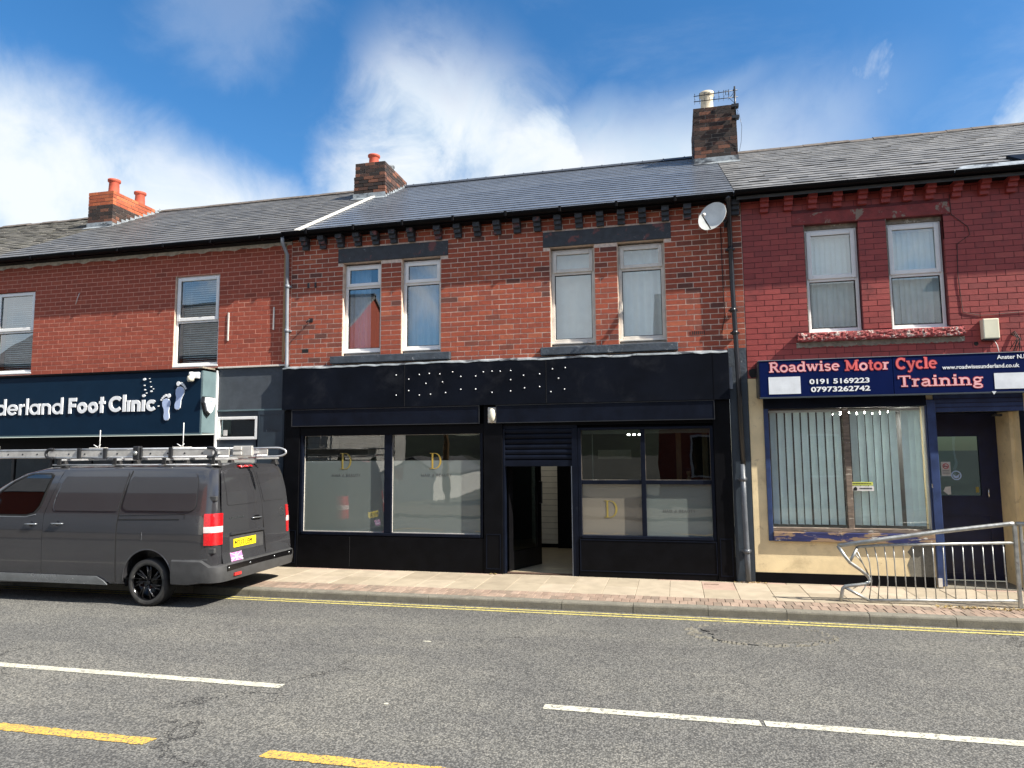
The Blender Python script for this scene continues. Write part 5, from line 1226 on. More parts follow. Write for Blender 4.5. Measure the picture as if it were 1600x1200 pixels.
def slab_text(txt, x0, x1, z, cap, mats, name='lettering'):
    total = sum(SG[c][0] for c in txt); s = (x1 - x0) / total; x = x0
    for li, c in enumerate(txt):
        adv, it = SG[c]
        if it:
            mt = mats[li] if isinstance(mats, (list, tuple)) else mats
            m = MB(); m2 = MB()
            for q, (pts, wd) in enumerate(it):
                P = [(x + p[0] * s, z + p[1] * cap) for p in pts]
                m2.ribbon(P, wd * cap + .018, XZ, -.2525 - .00012 * q, -.2510)
                m.ribbon(P, wd * cap, XZ, -.2555 - .00012 * q, -.2530)
            o = m.build('letter', mt, sg); m2.build('letter_outline', 'letter_outline', o)
        x += adv * s
PK, RD = 'letter_pink', 'letter_red'
slab_text('Roadwise', 1.385, 2.345, 3.057, .145, PK); slab_text('Motor', 2.41, 2.995, 3.048, .15, [RD, PK, RD, RD, PK])
slab_text('Cycle', 3.075, 3.60, 3.045, .16, RD); slab_text('Training', 3.085, 4.165, 2.795, .155, PK)
text_mesh('0191 5169223', .098, 1.93, -.2545, 2.872, 'letter_white', 'lettering', sg, xs=1.42, bold=.0028, depth=.001)
text_mesh('07973262742', .098, 1.945, -.2545, 2.757, 'letter_white', 'lettering', sg, xs=1.46, bold=.0028, depth=.001)
text_mesh('www.roadwisesunderland.co.uk', .078, 3.665, -.2545, 3.025, 'letter_white', 'lettering', sg, xs=.93, bold=.0014, depth=.001)
text_mesh('Anster N.D.', .078, 4.345, -.2545, 3.143, 'letter_white', 'lettering', sg, xs=1.0, bold=.0014, depth=.001)
MB().prism([(4.245, 2.70), (4.30, 2.70), (4.27, 2.655)], XZ, -.268, -.263).build('torn_corner', 'patch_white', sg)

# ================================================================ PEDESTRIAN GUARDRAIL (bent)
gr = thing('guardrail', (3, -1.18, 0), 'bent galvanised pedestrian guardrail crushed at its left end', 'guardrail')
def flat_tube(pts, w_, h_, name, mat='galvanised', par=None):
    m = MB(); m.tube(pts, w_, 10); return m.build(name, mat, par or gr)
Yg = -1.18
flat_tube([(1.990, Yg - .06, .705), (2.5, Yg - .045, .79), (3.2, Yg - .02, .90), (3.96, Yg, 1.003), (4.005, Yg, 1.005)], .027, 0, 'top_rail')
flat_tube([(4.03, Yg, 1.005), (6.2, Yg, 1.005)], .027, 0, 'top_rail')
flat_tube([(2.225, Yg - .03, .690), (2.5, Yg - .02, .715), (3.0, Yg, .735), (3.985, Yg, .775)], .018, 0, 'mid_rail')
flat_tube([(2.330, Yg - .02, .030), (2.8, Yg, .045), (3.985, Yg, .085)], .019, 0, 'bottom_rail')
flat_tube([(1.990, Yg - .06, .705), (2.05, Yg - .09, .59), (2.11, Yg - .10, .505), (2.24, Yg - .04, .41), (2.34, Yg + .01, .325), (2.362, Yg + .01, .27), (2.33, Yg, .235), (2.20, Yg - .02, .215), (2.06, Yg - .02, .195), (2.03, Yg - .02, .165), (2.015, Yg - .01, .08), (2.0, Yg, -.01)], .022, 0, 'end_post')
flat_tube([(2.225, Yg - .03, .690), (2.17, Yg - .07, .60), (2.11, Yg - .10, .51)], .018, 0, 'bent_strut')
flat_tube([(2.05, Yg - .02, .185), (2.19, Yg - .03, .105), (2.330, Yg - .02, .030)], .018, 0, 'bent_strut')
tx = [2.322, 2.429, 2.546, 2.652, 2.762, 2.872, 2.985, 3.095, 3.212, 3.315, 3.430, 3.534, 3.649, 3.755, 3.872]
bx = [2.336, 2.439, 2.548, 2.656, 2.771, 2.879, 2.991, 3.099, 3.212, 3.319, 3.434, 3.545, 3.659, 3.768, 3.886]
for i, (a, b) in enumerate(zip(tx, bx)):
    k = max(0, 1 - i / 3) * .03
    MB().tube([(a, Yg, .70 + .005 * i), (a + (b - a) * .3 + k, Yg - k, .5), (a + (b - a) * .6 + k * 1.3, Yg - k, .27), (b, Yg, .035 + .004 * i)], .0068, 8).build('bar', 'galvanised', gr)
for q in (((2.20, Yg - .05, .68), (2.27, Yg - .05, .50), (2.35, Yg, .34)), ((2.19, Yg - .06, .60), (2.28, Yg - .03, .48), (2.35, Yg, .32)), ((2.33, Yg, .26), (2.28, Yg - .02, .17), (2.24, Yg - .03, .12)), ((2.33, Yg, .26), (2.24, Yg - .02, .22), (2.15, Yg - .03, .17))):
    MB().tube(q, .0068, 8).build('bar', 'galvanised', gr)
for x, w2 in ((4.012, .020), (4.075, .014)):
    MB().box(x - w2, x + w2, Yg - .02, Yg + .02, -.02, .995).build('post', 'galvanised', gr, .004)
for i in range(17): MB().tube([(4.18 + i * .11, Yg, .775), (4.18 + i * .11, Yg, .085)], .0068, 8).build('bar', 'galvanised', gr)
flat_tube([(4.09, Yg, .775), (6.15, Yg, .775)], .018, 0, 'mid_rail'); flat_tube([(4.09, Yg, .085), (6.15, Yg, .085)], .019, 0, 'bottom_rail')
MB().box(6.16, 6.20, Yg - .02, Yg + .02, -.02, .995).build('post', 'galvanised', gr, .004)
tag(MB().box(.36, .56, -.34, -.28, -.006, .0035).build('drain_cover', 'paver_red'), 'small rusty cover let into the paving near the black shopfront', 'drain cover')

# ================================================================ VAN
van = thing('van', (-8.58, -1.81, RZ), 'dark grey panel van with ladders on its roof parked half on the pavement', 'van')
YC = -1.81
def interp(x, tab):
    if x <= tab[0][0]: return tab[0][1]
    for (a, va), (b, vb) in zip(tab, tab[1:]):
        if x <= b:
            t = (x - a) / (b - a); t = t * t * (3 - 2 * t) if False else t
            return va + (vb - va) * t
    return tab[-1][1]
LV = 5.02
ztop = lambda u: interp(u, [(0, 1.885), (.3, 1.900), (1.5, 1.898), (2.6, 1.885), (3.0, 1.865), (3.3, 1.80), (3.6, 1.67), (3.9, 1.48), (4.15, 1.27), (4.35, 1.12), (4.7, 1.04), (4.9, .95), (5.02, .80)])
zbot = lambda u: interp(u, [(0, .36), (.25, .345), (.62, .30), (1.42, .27), (4.0, .215), (4.7, .22), (5.02, .30)])
def halfw(z): return interp(z, [(.2, .925), (.34, .950), (.50, .958), (.80, .962), (1.05, .958), (1.20, .945), (1.50, .895), (1.75, .840), (1.84, .80), (1.90, .74)])
def plan(u): return interp(u, [(0, .925), (.03, .955), (.08, .982), (.18, .997), (.4, 1.0), (3.6, 1.0), (4.3, .965), (4.7, .90), (4.95, .78), (5.02, .66)])
def lean(z): return interp(z, [(.2, .02), (.60, .0), (.66, .03), (1.1, .045), (1.5, .075), (1.75, .12), (1.86, .16), (1.90, .22)])
def VX(u, z):   # u forward from the rear; the rear face leans
    f = max(0, 1 - u / .5); return -5.95 - (u + lean(z) * f * f * (3 - 2 * f))
us = [0, .012, .035, .08, .16, .3, .5] + [.62 + i * .09 for i in range(10)] + [1.6 + i * .2 for i in range(9)] + [3.3, 3.42, 3.55, 3.7, 3.85, 4.0, 4.15, 4.3, 4.5, 4.7, 4.85, 4.95, 5.02]
sec = []
for u in us:
    zt, zb = ztop(u), zbot(u); ring = []
    zs = [zb, zb + .02] + [zb + .02 + (zt - .07 - zb - .02) * i / 13 for i in range(1, 14)]
    side = [(halfw(zb) * .93, zb), (halfw(zb + .02), zb + .02)] + [(halfw(z), z) for z in zs[2:]]
    wr = halfw(zt - .07)
    side += [(wr - .018, zt - .045), (wr - .05, zt - .022), (wr - .12, zt - .006), (wr * .6, zt + .006), (wr * .3, zt + .012), (0, zt + .014)]
    pf = plan(u); L = [(YC - a * pf, z) for a, z in side]; Rr_ = [(YC + a * pf, z) for a, z in side[::-1][1:]]
    sec.append([(VX(u, z), y, z + RZ) for y, z in L + Rr_])
m = MB(); m.grid(sec)
N = len(sec[0])
m.face([i for i in range(N)][::-1], .5); b0 = (len(us) - 1) * N; m.face([b0 + i for i in range(N)], .5)
for i in range(len(us) - 1): m.face([i * N, (i + 1) * N, (i + 1) * N + N - 1, i * N + N - 1], .5)
body = m.build('body', 'van_paint', van, fix=True)
hub_u, hub_z = 1.05, .315
cutters = []
for (u0, y0, y1) in ((hub_u, YC - 1.1, YC - .62), (hub_u, YC + .62, YC + 1.1), (4.22, YC - 1.1, YC - .62), (4.22, YC + .62, YC + 1.1)):
    c = MB(); prof = [(.0001, y0), (.385, y0), (.385, y1), (.0001, y1)]
    c.lathe([(r, h) for r, h in prof], (-5.95 - u0, 0, hub_z + .055 + RZ), 40, 'y'); c.box(-5.95 - u0 - .385, -5.95 - u0 + .385, y0 + .001, y1 - .001, -.5, hub_z + .05 + RZ)
    me, o = c.mesh('cut', 'van_seam'); bm2 = bmesh.new(); bm2.from_mesh(me); bmesh.ops.recalc_face_normals(bm2, faces=bm2.faces); bm2.to_mesh(me); bm2.free()
    co = bpy.data.objects.new('cut', me); COL.objects.link(co); co.location = o
    cutters.append(co); md = body.modifiers.new('arch', 'BOOLEAN'); md.object = co; md.operation = 'DIFFERENCE'; md.solver = 'EXACT'; md.use_self = True
bpy.context.view_layer.update()
dg = bpy.context.evaluated_depsgraph_get(); nm = bpy.data.meshes.new_from_object(body.evaluated_get(dg)); body.modifiers.clear(); body.data = nm
for co in cutters: bpy.data.objects.remove(co)
for p in nm.polygons: p.use_smooth = True
try: nm.set_sharp_from_angle(angle=rad(32))
except Exception: pass
def side_pt(u, z, off=.0, s=-1):
    return (VX(u, z), YC + s * (halfw(z) * plan(u) + off), z + RZ)
def side_patch(name, mat, outline, off, thick, nu=14, nz=12, s=-1, parent=None):
    """outline: function(t in 0..1 along height) -> (u_left, u_right); patch hugging the side"""
    zs, f = outline; z0, z1 = zs; rows_o, m_ = [], MB()
    for j in range(nz + 1):
        z = z0 + (z1 - z0) * j / nz; a, b = f(z); rows_o.append([side_pt(a + (b - a) * i / nu, z, off, s) for i in range(nu + 1)])
    m_.grid(rows_o); return m_.build(name, mat, parent or van, solid=thick if s > 0 else thick)
def side_line(name, mat, pts, wd, off=.003, s=-1, parent=None, sub=6):
    P = []
    for (a, b) in zip(pts, pts[1:]):
        for i in range(sub): P.append((a[0] + (b[0] - a[0]) * i / sub, a[1] + (b[1] - a[1]) * i / sub))
    P.append(pts[-1]); m_ = MB(); m_.ribbon(P, wd, lambda a, b, d: side_pt(a, b, d, s), off, -.01); return m_.build(name, mat, parent or van, fix=True)
E_ = lambda q: q
# doors: thin skins proud of the shell, leaving real shut lines between them
front_seam = lambda z: interp(z, [(.3, 2.78), (.9, 2.80), (1.23, 2.80), (1.63, 2.673), (1.83, 2.61)])
rear_seam = lambda z: interp(z, [(.3, 1.552), (1.04, 1.57), (1.285, 1.548), (1.83, 1.456)])
fd_front = lambda z: interp(z, [(.3, 3.78), (1.0, 3.86), (1.25, 3.92), (1.5, 3.66), (1.72, 3.36), (1.80, 3.18)])
def door_skin(name, zs, f): return side_patch(name, 'van_paint', (zs, f), .0045, .004)
fdoor = door_skin('front_door', (.31, 1.17), lambda z: (front_seam(z) + .003, fd_front(z)))
sdoor = door_skin('sliding_door', (.31, 1.82), lambda z: (rear_seam(z) + .003, front_seam(z) - .003))
for nm_, f_ in (('shut_line', front_seam), ('shut_line', rear_seam)): side_line(nm_, 'van_seam', [(f_(.31 + .5 * i * .1), .31 + .05 * i) for i in range(31)], .009, .0054, sub=1)
# embossed upper panels
def rounded(z, z0, z1, uA, uB, r=.10, rA=None):
    d = 0
    if z > z1 - r: d = r - math.sqrt(max(r * r - (z - (z1 - r)) ** 2, 0))
    if z < z0 + r * .6: d = max(d, r * .6 - math.sqrt(max((r * .6) ** 2 - (z0 + r * .6 - z) ** 2, 0)))
    return (uA(z) + (d if rA is None else rA * d), uB(z) - d)
e1f = lambda z: rounded(z, 1.262, 1.792, lambda z: interp(z, [(1.27, 1.575), (1.80, 1.49)]), lambda z: interp(z, [(1.24, 2.66), (1.30, 2.65), (1.63, 2.59), (1.79, 2.50)]), .07, .3)
e2f = lambda z: rounded(z, 1.275, 1.800, lambda z: interp(z, [(1.27, .32), (1.8, .345)]), lambda z: interp(z, [(1.27, 1.51), (1.80, 1.43)]), .16)
side_patch('panel_emboss', 'van_paint', ((1.262, 1.792), e1f), .010, .009, nz=26); side_patch('panel_emboss', 'van_paint', ((1.275, 1.800), e2f), .006, .009, nz=26)
side_line('panel_highlight', 'van_trim', [(2.60, 1.63), (2.655, 1.42), (2.665, 1.30), (2.63, 1.255)], .007, .0108)
# front door glass
wf = lambda z: (interp(z, [(1.20, 3.12), (1.22, 3.02), (1.30, 2.93), (1.40, 2.895), (1.623, 2.84), (1.74, 2.80), (1.76, 2.83)]), interp(z, [(1.20, 3.80), (1.5, 3.64), (1.66, 3.40), (1.74, 3.22), (1.76, 3.12)]))
fw = side_patch('front_window', 'glass_van', ((1.205, 1.762), wf), .006, .005, nz=16)
side_line('window_frame', 'van_seam', [(3.80, 1.19), (3.12, 1.19), (2.98, 1.22), (2.90, 1.32), (2.87, 1.42), (2.82, 1.63), (2.79, 1.755), (2.84, 1.775), (3.15, 1.772), (3.26, 1.74), (3.44, 1.665), (3.68, 1.50)], .022, .008)
side_line('window_trim', 'van_trim', [(3.85, 1.172), (3.12, 1.170), (2.955, 1.205)], .014, .010)
wi = side_patch('cab_interior', 'gloss_black', ((1.18, 1.78), lambda z: (wf(z)[0] - .03, wf(z)[1] + .03)), .002, .001)
st_ = MB().lathe([(.001, .0), (.05, .01), (.055, .05), (.04, .09), (.001, .10)], (-5.95 - 3.63, YC - halfw(1.3) - .02, 1.22 + RZ), 12)
mir = MB(); q = side_pt(3.95, 1.25, .12); mir.box(q[0] - .08, q[0] + .06, q[1] - .12, q[1] + .10, q[2] - .02, q[2] + .22); mir.build('wing_mirror', 'van_paint', van, .03, seg=3)
# handles, rail, fuel flap, sill trim
def handle(u, z):
    a = side_pt(u, z, .012); b = side_pt(u - .20, z + .002, .012)
    MB().tube([(a[0], a[1] + .02, a[2]), (a[0] + .02, a[1] - .022, a[2]), (b[0] - .02, b[1] - .022, b[2]), (b[0], b[1] + .02, b[2])], .011, 8).build('door_handle', 'van_trim', van)
    c = side_pt(u - .10, z - .004, .0046); MB().lathe([(.001, -.004), (.040, -.003), (.045, .004)], (c[0], c[1] - .002, c[2]), 16, 'y').build('handle_cup', 'gloss_black', van)
handle(3.10, 1.07); handle(2.65, 1.082)
side_line('door_track', 'van_seam', [(1.56, 1.150), (.58, 1.165)], .014, .003); side_line('track_edge', 'van_seam', [(1.56, 1.205), (.50, 1.237)], .004, .003)
side_line('track_edge', 'van_seam', [(.50, 1.237), (.50, 1.17)], .004, .003)
side_line('fuel_flap', 'van_seam', [(1.165, .985), (1.165, .885)], .006, .003); side_line('fuel_flap_edge', 'van_trim', [(1.155, .99), (1.155, .88)], .004, .004)
st2 = side_patch('sill_trim', 'van_trim', ((.275, .385), lambda z: (interp(z, [(.27, 1.66), (.33, 1.72), (.385, 1.84)]), 3.72)), .020, .018, nz=5)
side_line('sill_joint', 'chrome', [(2.785, .28), (2.785, .38)], .006, .023)
side_line('body_crease', 'van_trim', [(.60, .628), (.30, .64), (.10, .645)], .004, .002)
# wheel arch lip
mlip = MB(); mlip.tube([side_pt(hub_u + .388 * math.cos(rad(a)), hub_z + .055 + .388 * math.sin(rad(a)), -.006) for a in range(-8, 190, 6)], .010, 6); mlip.build('arch_lip', 'van_paint', van)
# wheels
def wheel(u, s):
    cx, cz = -5.95 - u, hub_z + RZ; yo = YC + s * .925; f = 1 if s > 0 else -1
    tw_ = thing('x', (0, 0, 0), '', ''); bpy.data.objects.remove(tw_)
    prof = [(.226, .0), (.236, .012), (.262, .020), (.295, .016), (.314, -.006), (.318, -.04), (.318, -.17), (.305, -.20), (.21, -.215)]
    whl = MB().lathe([(r, f * h) for r, h in prof], (cx, yo, cz), 48, 'y').build('wheel', 'rubber', van)
    MB().lathe([(r, f * h) for r, h in ((.236, .0135), (.246, .0175), (.264, .0212), (.280, .0200))], (cx, yo, cz), 48, 'y').build('tyre_wall', 'tyre_wall', whl)
    MB().lathe([(r, f * h) for r, h in ((.230, .012), (.224, .004), (.216, -.03), (.210, -.10), (.001, -.10))], (cx, yo, cz), 48, 'y').build('rim', 'gloss_black', whl)
    m_ = MB()
    for k in range(7):
        a = 2 * math.pi * k / 7 + .3
        for da, w3 in ((-.11, .015), (.13, .015)):
            p = [(cx + r * math.cos(a + da * (r / .2) + .35 * (r / .2 - .2)), yo + f * h, cz + r * math.sin(a + da * (r / .2) + .35 * (r / .2 - .2))) for r, h in ((.03, -.022), (.08, -.012), (.14, -.006), (.222, -.004))]
            m_.tube(p, [.018, .013, .010, .013], 6)
    m_.build('spokes', 'gloss_black', whl)
    MB().lathe([(.001, f * -.002), (.026, f * -.004), (.034, f * -.012), (.036, f * -.03)], (cx, yo, cz), 20, 'y').build('hub_cap', 'dark_metal', whl)
    if s < 0:
        for k in range(7):
            a = 2 * math.pi * k / 7 + .3; q = [(cx + r * math.cos(a + .35 * (r / .2 - .2) + .16), yo + f * .007, cz + r * math.sin(a + .35 * (r / .2 - .2) + .16)) for r in (.07, .205)]
            MB().tube(q, .003, 5).build('spoke_edge', 'chrome' if k in (5,) else 'dark_metal', whl)
for u in (hub_u, 4.22):
    for s in (-1, 1): wheel(u, s)
MB().box(-5.95 - 4.9, -5.95 - .25, YC - .60, YC + .60, .30 + RZ, .55 + RZ).build('underbody', 'rubber', van)
for u in (hub_u, 4.22):
    for s in (-1, 1):
        a, b = sorted((YC + s * .62, YC + s * .915)); m_ = MB()
        m_.lathe([(.392, a), (.392, b)], (-5.95 - u, 0, hub_z + .055 + RZ), 40, 'y')
        k_ = [f for f in m_.f if sum(m_.v[i][2] for i in f) / 4 > .12]
        m_.f = k_; m_.t = [.5] * len(k_); m_.sm = [True] * len(k_); m_.build('arch_liner', 'rubber', van)
# rear face details: mapping y,z -> point on the rear face
def rear_pt(y, z, d): return (-5.95 - lean(z) - .0 + d + .0, y, z + RZ)
def rear_patch(name, mat, outline, d0, d1, parent=None): return MB().prism(outline, rear_pt, d0, d1).build(name, mat, parent or van)
def rear_grid(name, mat, z0, z1, f, off, thick, parent=None, nz=20, ny=8):
    m_ = MB(); rows = []
    for j in range(nz + 1):
        z = z0 + (z1 - z0) * j / nz; a, b = f(z); rows.append([rear_pt(a + (b - a) * i / ny, z, off) for i in range(ny + 1)])
    m_.grid(rows); return m_.build(name, mat, parent or van, solid=thick, fix=False)
seamY = lambda z: interp(z, [(.6, -1.612), (1.32, -1.655), (1.82, -1.79)])
ld = rear_grid('rear_door', 'van_paint', .57, 1.845, lambda z: (interp(z, [(.57, -2.60), (1.2, -2.60), (1.5, -2.585), (1.8, -2.53), (1.845, -2.47)]), seamY(z) - .003), .012, .010)
rd = rear_grid('rear_door', 'van_paint', .57, 1.845, lambda z: (seamY(z) + .003, interp(z, [(.57, -.99), (1.2, -1.0), (1.5, -1.04), (1.8, -1.16), (1.845, -1.24)])), .012, .010)
rear_patch('shut_line', 'van_seam', [(seamY(.6) - .004, .60), (seamY(.6) + .004, .60), (seamY(1.32) + .004, 1.32), (seamY(1.82) + .004, 1.82), (seamY(1.82) - .004, 1.82), (seamY(1.32) - .004, 1.32)], .004, .0128)
rounded2 = lambda z, z0, z1, a, b, r: (lambda d: (a + d, b - d))(max(r - math.sqrt(max(r * r - max(0, z - (z1 - r)) ** 2, 0)), r * .6 - math.sqrt(max((r * .6) ** 2 - max(0, z0 + r * .6 - z) ** 2, 0))))
rear_grid('window_emboss', 'van_paint', 1.335, 1.80, lambda z: rounded2(z, 1.335, 1.80, interp(z, [(1.33, -2.475), (1.8, -2.50)]), seamY(z) - .05, .05), .018, .006, ld)
rear_grid('window_emboss', 'van_paint', 1.335, 1.80, lambda z: rounded2(z, 1.335, 1.80, seamY(z) + .04, interp(z, [(1.33, -1.07), (1.8, -1.22)]), .06), .018, .006, rd)
for nm_, y0, y1, yo, s in (('tail_light', -2.80, -2.60, 0, -1), ('tail_light', -1.02, -.84, 0, 1)):
    tl = MB()
    for (z0, z1, mt) in ((.83, .985, 'lens_red'), (1.085, 1.25, 'lens_red')):
        pass
    f_ = lambda z: ((y0, y1) if s < 0 else (y0, y1))
    tlo = MB()
    ctr = YC + s * .955
    # wraps round the corner: rear part + side part
    def wrap(name, mt, z0, z1, par=None, off=.010):
        m_ = MB(); rows = []
        for j in range(7):
            z = z0 + (z1 - z0) * j / 6; hw = halfw(z); r = []
            for (uu, pf) in ((.14, 1.0), (.07, .985), (.03, .965), (.005, .93), (-.012, .88), (-.016, .82)):
                r.append((-5.95 - uu - lean(z), YC + s * (hw * pf + (off if uu > 0 else 0)), z + RZ) if uu > 0 else (-5.95 - uu - lean(z) + off * .6, YC + s * hw * pf, z + RZ))
            rows.append(r if s < 0 else r[::-1])
        m_.grid(rows); return m_.build(name, mt, par or van, solid=.012)
    base = wrap('tail_light', 'lens_red', .83, 1.245, None, .008)
    wrap('clear_lens', 'lens_clear', .995, 1.075, base, .013); wrap('lens_band', 'lens_red', 1.09, 1.235, base, .011)
for z in (1.44, .755): # hinges
    q = side_pt(.05, z, .01); MB().box(q[0] - .05, q[0] + .055, q[1] - .006, q[1] + .04, q[2] - .03, q[2] + .035).build('door_hinge', 'van_plastic', van, .006)
rear_patch('brake_light', 'lens_red', [(-2.12, 1.852), (-1.81, 1.858), (-1.81, 1.882), (-2.12, 1.878)], .012, .05)
rear_patch('plate_recess', 'van_plastic', [(-2.44, .70), (-1.65, .70), (-1.65, .93), (-2.44, .94)], .0125, .016, ld)
rear_patch('recess_brow', 'van_paint', [(-2.44, .935), (-1.655, .925), (-1.655, .955), (-2.43, .965)], .0125, .045, ld)
pl = rear_patch('number_plate', 'plate_yellow', [(-2.36, .755), (-1.84, .755), (-1.84, .868), (-2.36, .868)], .017, .024, ld)
text_mesh('M333 LEM', .110, -5.95 - lean(.755) + .0268, -2.345, .772 + RZ, 'plate_black', 'lettering', pl, rotz=math.pi / 2, xs=.82, bold=-.0006, depth=.001, spacing=1.06)
rear_patch('handle_cup', 'gloss_black', [(-1.87, 1.085), (-1.73, 1.085), (-1.70, 1.115), (-1.75, 1.15), (-1.86, 1.15), (-1.90, 1.115)], .0125, .014, ld)
m = MB(); m.tube([rear_pt(-1.94, 1.118, .02), rear_pt(-1.90, 1.122, .04), rear_pt(-1.74, 1.118, .04), rear_pt(-1.69, 1.112, .02)], .010, 8); m.build('rear_handle', 'van_trim', ld)
for k in range(9): rear_patch('badge_letter', 'chrome', [(-2.43 + k * .036, 1.148), (-2.408 + k * .036, 1.148), (-2.408 + k * .036, 1.172), (-2.43 + k * .036, 1.172)], .0125, .016, ld)
for z in (1.145, 1.185):
    m = MB(); m.ribbon([(-1.20, z), (-1.15, z + .035), (-1.10, z)], .014, rear_pt, .0125, .018); m.build('badge', 'chrome', rd)
for k in range(5): rear_patch('badge_letter', 'chrome', [(-1.21 + k * .03, 1.085), (-1.19 + k * .03, 1.085), (-1.19 + k * .03, 1.103), (-1.21 + k * .03, 1.103)], .0125, .015, rd)
# flag sticker
fg = rear_patch('flag_sticker', 'sticker_pink', [(-2.43, .50 + .075), (-2.17, .575), (-2.17, .69), (-2.43, .69)], .0125, .0140, ld)
for a, b, w3, mt, d in (((-2.43, .58), (-2.17, .685), .022, 'sticker_white', .0143), ((-2.43, .685), (-2.17, .58), .022, 'sticker_white', .0143), ((-2.43, .632), (-2.17, .632), .034, 'sticker_white', .0146), ((-2.30, .578), (-2.30, .688), .038, 'sticker_white', .0149),
                     ((-2.43, .632), (-2.17, .632), .016, 'sticker_purple', .0152), ((-2.30, .578), (-2.30, .688), .018, 'sticker_purple', .0155)):
    MB().ribbon([a, b], w3, rear_pt, .0135, d).build('flag_stripe', mt, fg)
# rear bumper
def bumper():
    m_ = MB(); rows = []
    path = [(.66, -.968), (.40, -.975), (.20, -.975), (.08, -.965), (.02, -.935), (-.03, -.88), (-.055, -.78), (-.065, -.5), (-.07, 0), (-.065, .5), (-.055, .78), (-.03, .88), (.02, .935), (.08, .965), (.20, .975), (.40, .975), (.60, .968)]
    for (dz, out_) in ((.335, -.03), (.345, .0), (.42, .012), (.50, .014), (.545, .010), (.565, -.01), (.57, -.06)):
        r = []
        for (u, y) in path:
            side_ = abs(y) > .93; zb = dz + (0.07 if dz > .5 and u > .1 else 0) - (.03 if dz < .4 and u > .3 else 0)
            oy = out_ * (1 if y > 0 else -1) if abs(y) > .8 else 0; ox = -out_ if abs(y) < .95 else 0
            r.append((-5.95 - (u + ox), YC + y + oy, zb + RZ))
        rows.append(r)
    m_.grid(rows); return m_
bp = bumper().build('rear_bumper', 'van_plastic', van, solid=.01)
MB().prism([(-2.60, .485), (-1.0, .485), (-1.0, .555), (-2.60, .555)], lambda a, b, d: (d, a, b + RZ), -5.875, -5.866).build('bumper_step', 'gloss_black', bp)
MB().prism([(-2.46, .395), (-2.31, .395), (-2.31, .435), (-2.46, .435)], lambda a, b, d: (d, a, b + RZ), -5.88, -5.860).build('reflector', 'lens_red', bp)
for y in (-2.58, -2.1, -1.5, -1.1): MB().lathe([(.001, .012), (.012, .010), (.014, .0)], (-5.872, y, .52 + RZ), 12, 'x').build('parking_sensor', 'van_trim', bp)
# ladders and roof bars: things that could be lifted off
rk = thing('roof_rack', (-7.6, YC, 1.80), 'aluminium roof bars with black feet across the van roof', 'roof rack')
for u in (.20, .98, 1.80, 2.75):
    x = -5.95 - u; MB().box(x - .03, x + .03, YC - .78, YC + .78, 1.955 + RZ, 1.985 + RZ).build('cross_bar', 'aluminium', rk, .006)
    for s in (-1, 1):
        y = YC + s * .70; m_ = MB(); m_.hexa([(x - .065, y - .04, 1.868 + RZ), (x + .065, y - .04, 1.868 + RZ), (x + .065, y + .04, 1.868 + RZ), (x - .065, y + .04, 1.868 + RZ), (x - .03, y - .03, 1.954 + RZ), (x + .03, y - .03, 1.954 + RZ), (x + .03, y + .03, 1.954 + RZ), (x - .03, y + .03, 1.954 + RZ)]); m_.build('foot', 'rubber', rk, .008)
    MB().hexa([(x - .04, YC - .80, 1.90 + RZ), (x + .02, YC - .80, 1.90 + RZ), (x + .02, YC - .78, 1.90 + RZ), (x - .04, YC - .78, 1.90 + RZ), (x - .02, YC - .80, 1.99 + RZ), (x + .02, YC - .80, 1.99 + RZ), (x + .02, YC - .78, 1.99 + RZ), (x - .02, YC - .78, 1.99 + RZ)]).build('end_cap', 'rubber', rk)
MB().tube([(-5.95 - .15, YC - .755, 1.895 + RZ), (-5.95 - 2.9, YC - .76, 1.90 + RZ)], .010, 6).build('roof_strip', 'aluminium', rk)
def ladder(name, label, ya, yb, u0, u1, zb, h, rungs=.28, loop=False):
    t = thing(name, (-5.95 - (u0 + u1) / 2, (ya + yb) / 2, zb + RZ), label, 'ladder', 'ladders on the van roof')
    for y in (ya, yb):
        s = MB().box(-5.95 - u1, -5.95 - u0, y - .010, y + .010, zb + RZ + .018, zb + h - .018 + RZ).build('stile', 'aluminium_web', t)
        for z in (zb + .010, zb + h - .010): MB().tube([(-5.95 - u1, y, z + RZ), (-5.95 - u0, y, z + RZ)], .016, 8).build('flange', 'aluminium', s)
        u = u0 + .15; 
        while u < u1 - .1:
            MB().lathe([(.001, -.004), (.012, -.003), (.014, .0)], (-5.95 - u, y - .0105, zb + h * .45 + RZ), 8, 'y').build('rung_end', 'dark_metal', s)
            u += rungs
    u = u0 + .15
    while u < u1 - .05:
        MB().box(-5.95 - u - .015, -5.95 - u + .015, ya + .011, yb - .011, zb + h * .35 + RZ, zb + h * .62 + RZ).build('rung', 'aluminium', t); u += rungs
    return t
l1 = ladder('ladder', 'nearer aluminium ladder with rounded black end caps clamped along the van roof edge', -2.50, -2.12, .30, 3.02, 1.995, .135)
for u, d in ((.30, 1), (3.02, -1)):
    m_ = MB(); m_.tube([(-5.95 - u - d * .06, -2.515, 1.999 + RZ)] + [(-5.95 - u + d * .075 * math.sin(rad(a)), -2.515, 2.0625 - .064 * math.cos(rad(a)) + RZ) for a in range(0, 181, 15)] + [(-5.95 - u - d * .06, -2.515, 2.127 + RZ)], .021, 8); m_.build('end_cap', 'dark_metal', l1)
for u in (2.05, .95, 1.45, 2.5): MB().box(-5.95 - u - .03, -5.95 - u + .03, -2.535, -2.49, 1.985 + RZ, 2.14 + RZ).build('strap', 'dark_metal', l1, .005)
MB().box(-5.95 - 1.50 - .05, -5.95 - 1.50 + .05, -2.56, -2.47, 1.965 + RZ, 2.16 + RZ).build('clamp', 'dark_metal', l1, .015, seg=2)
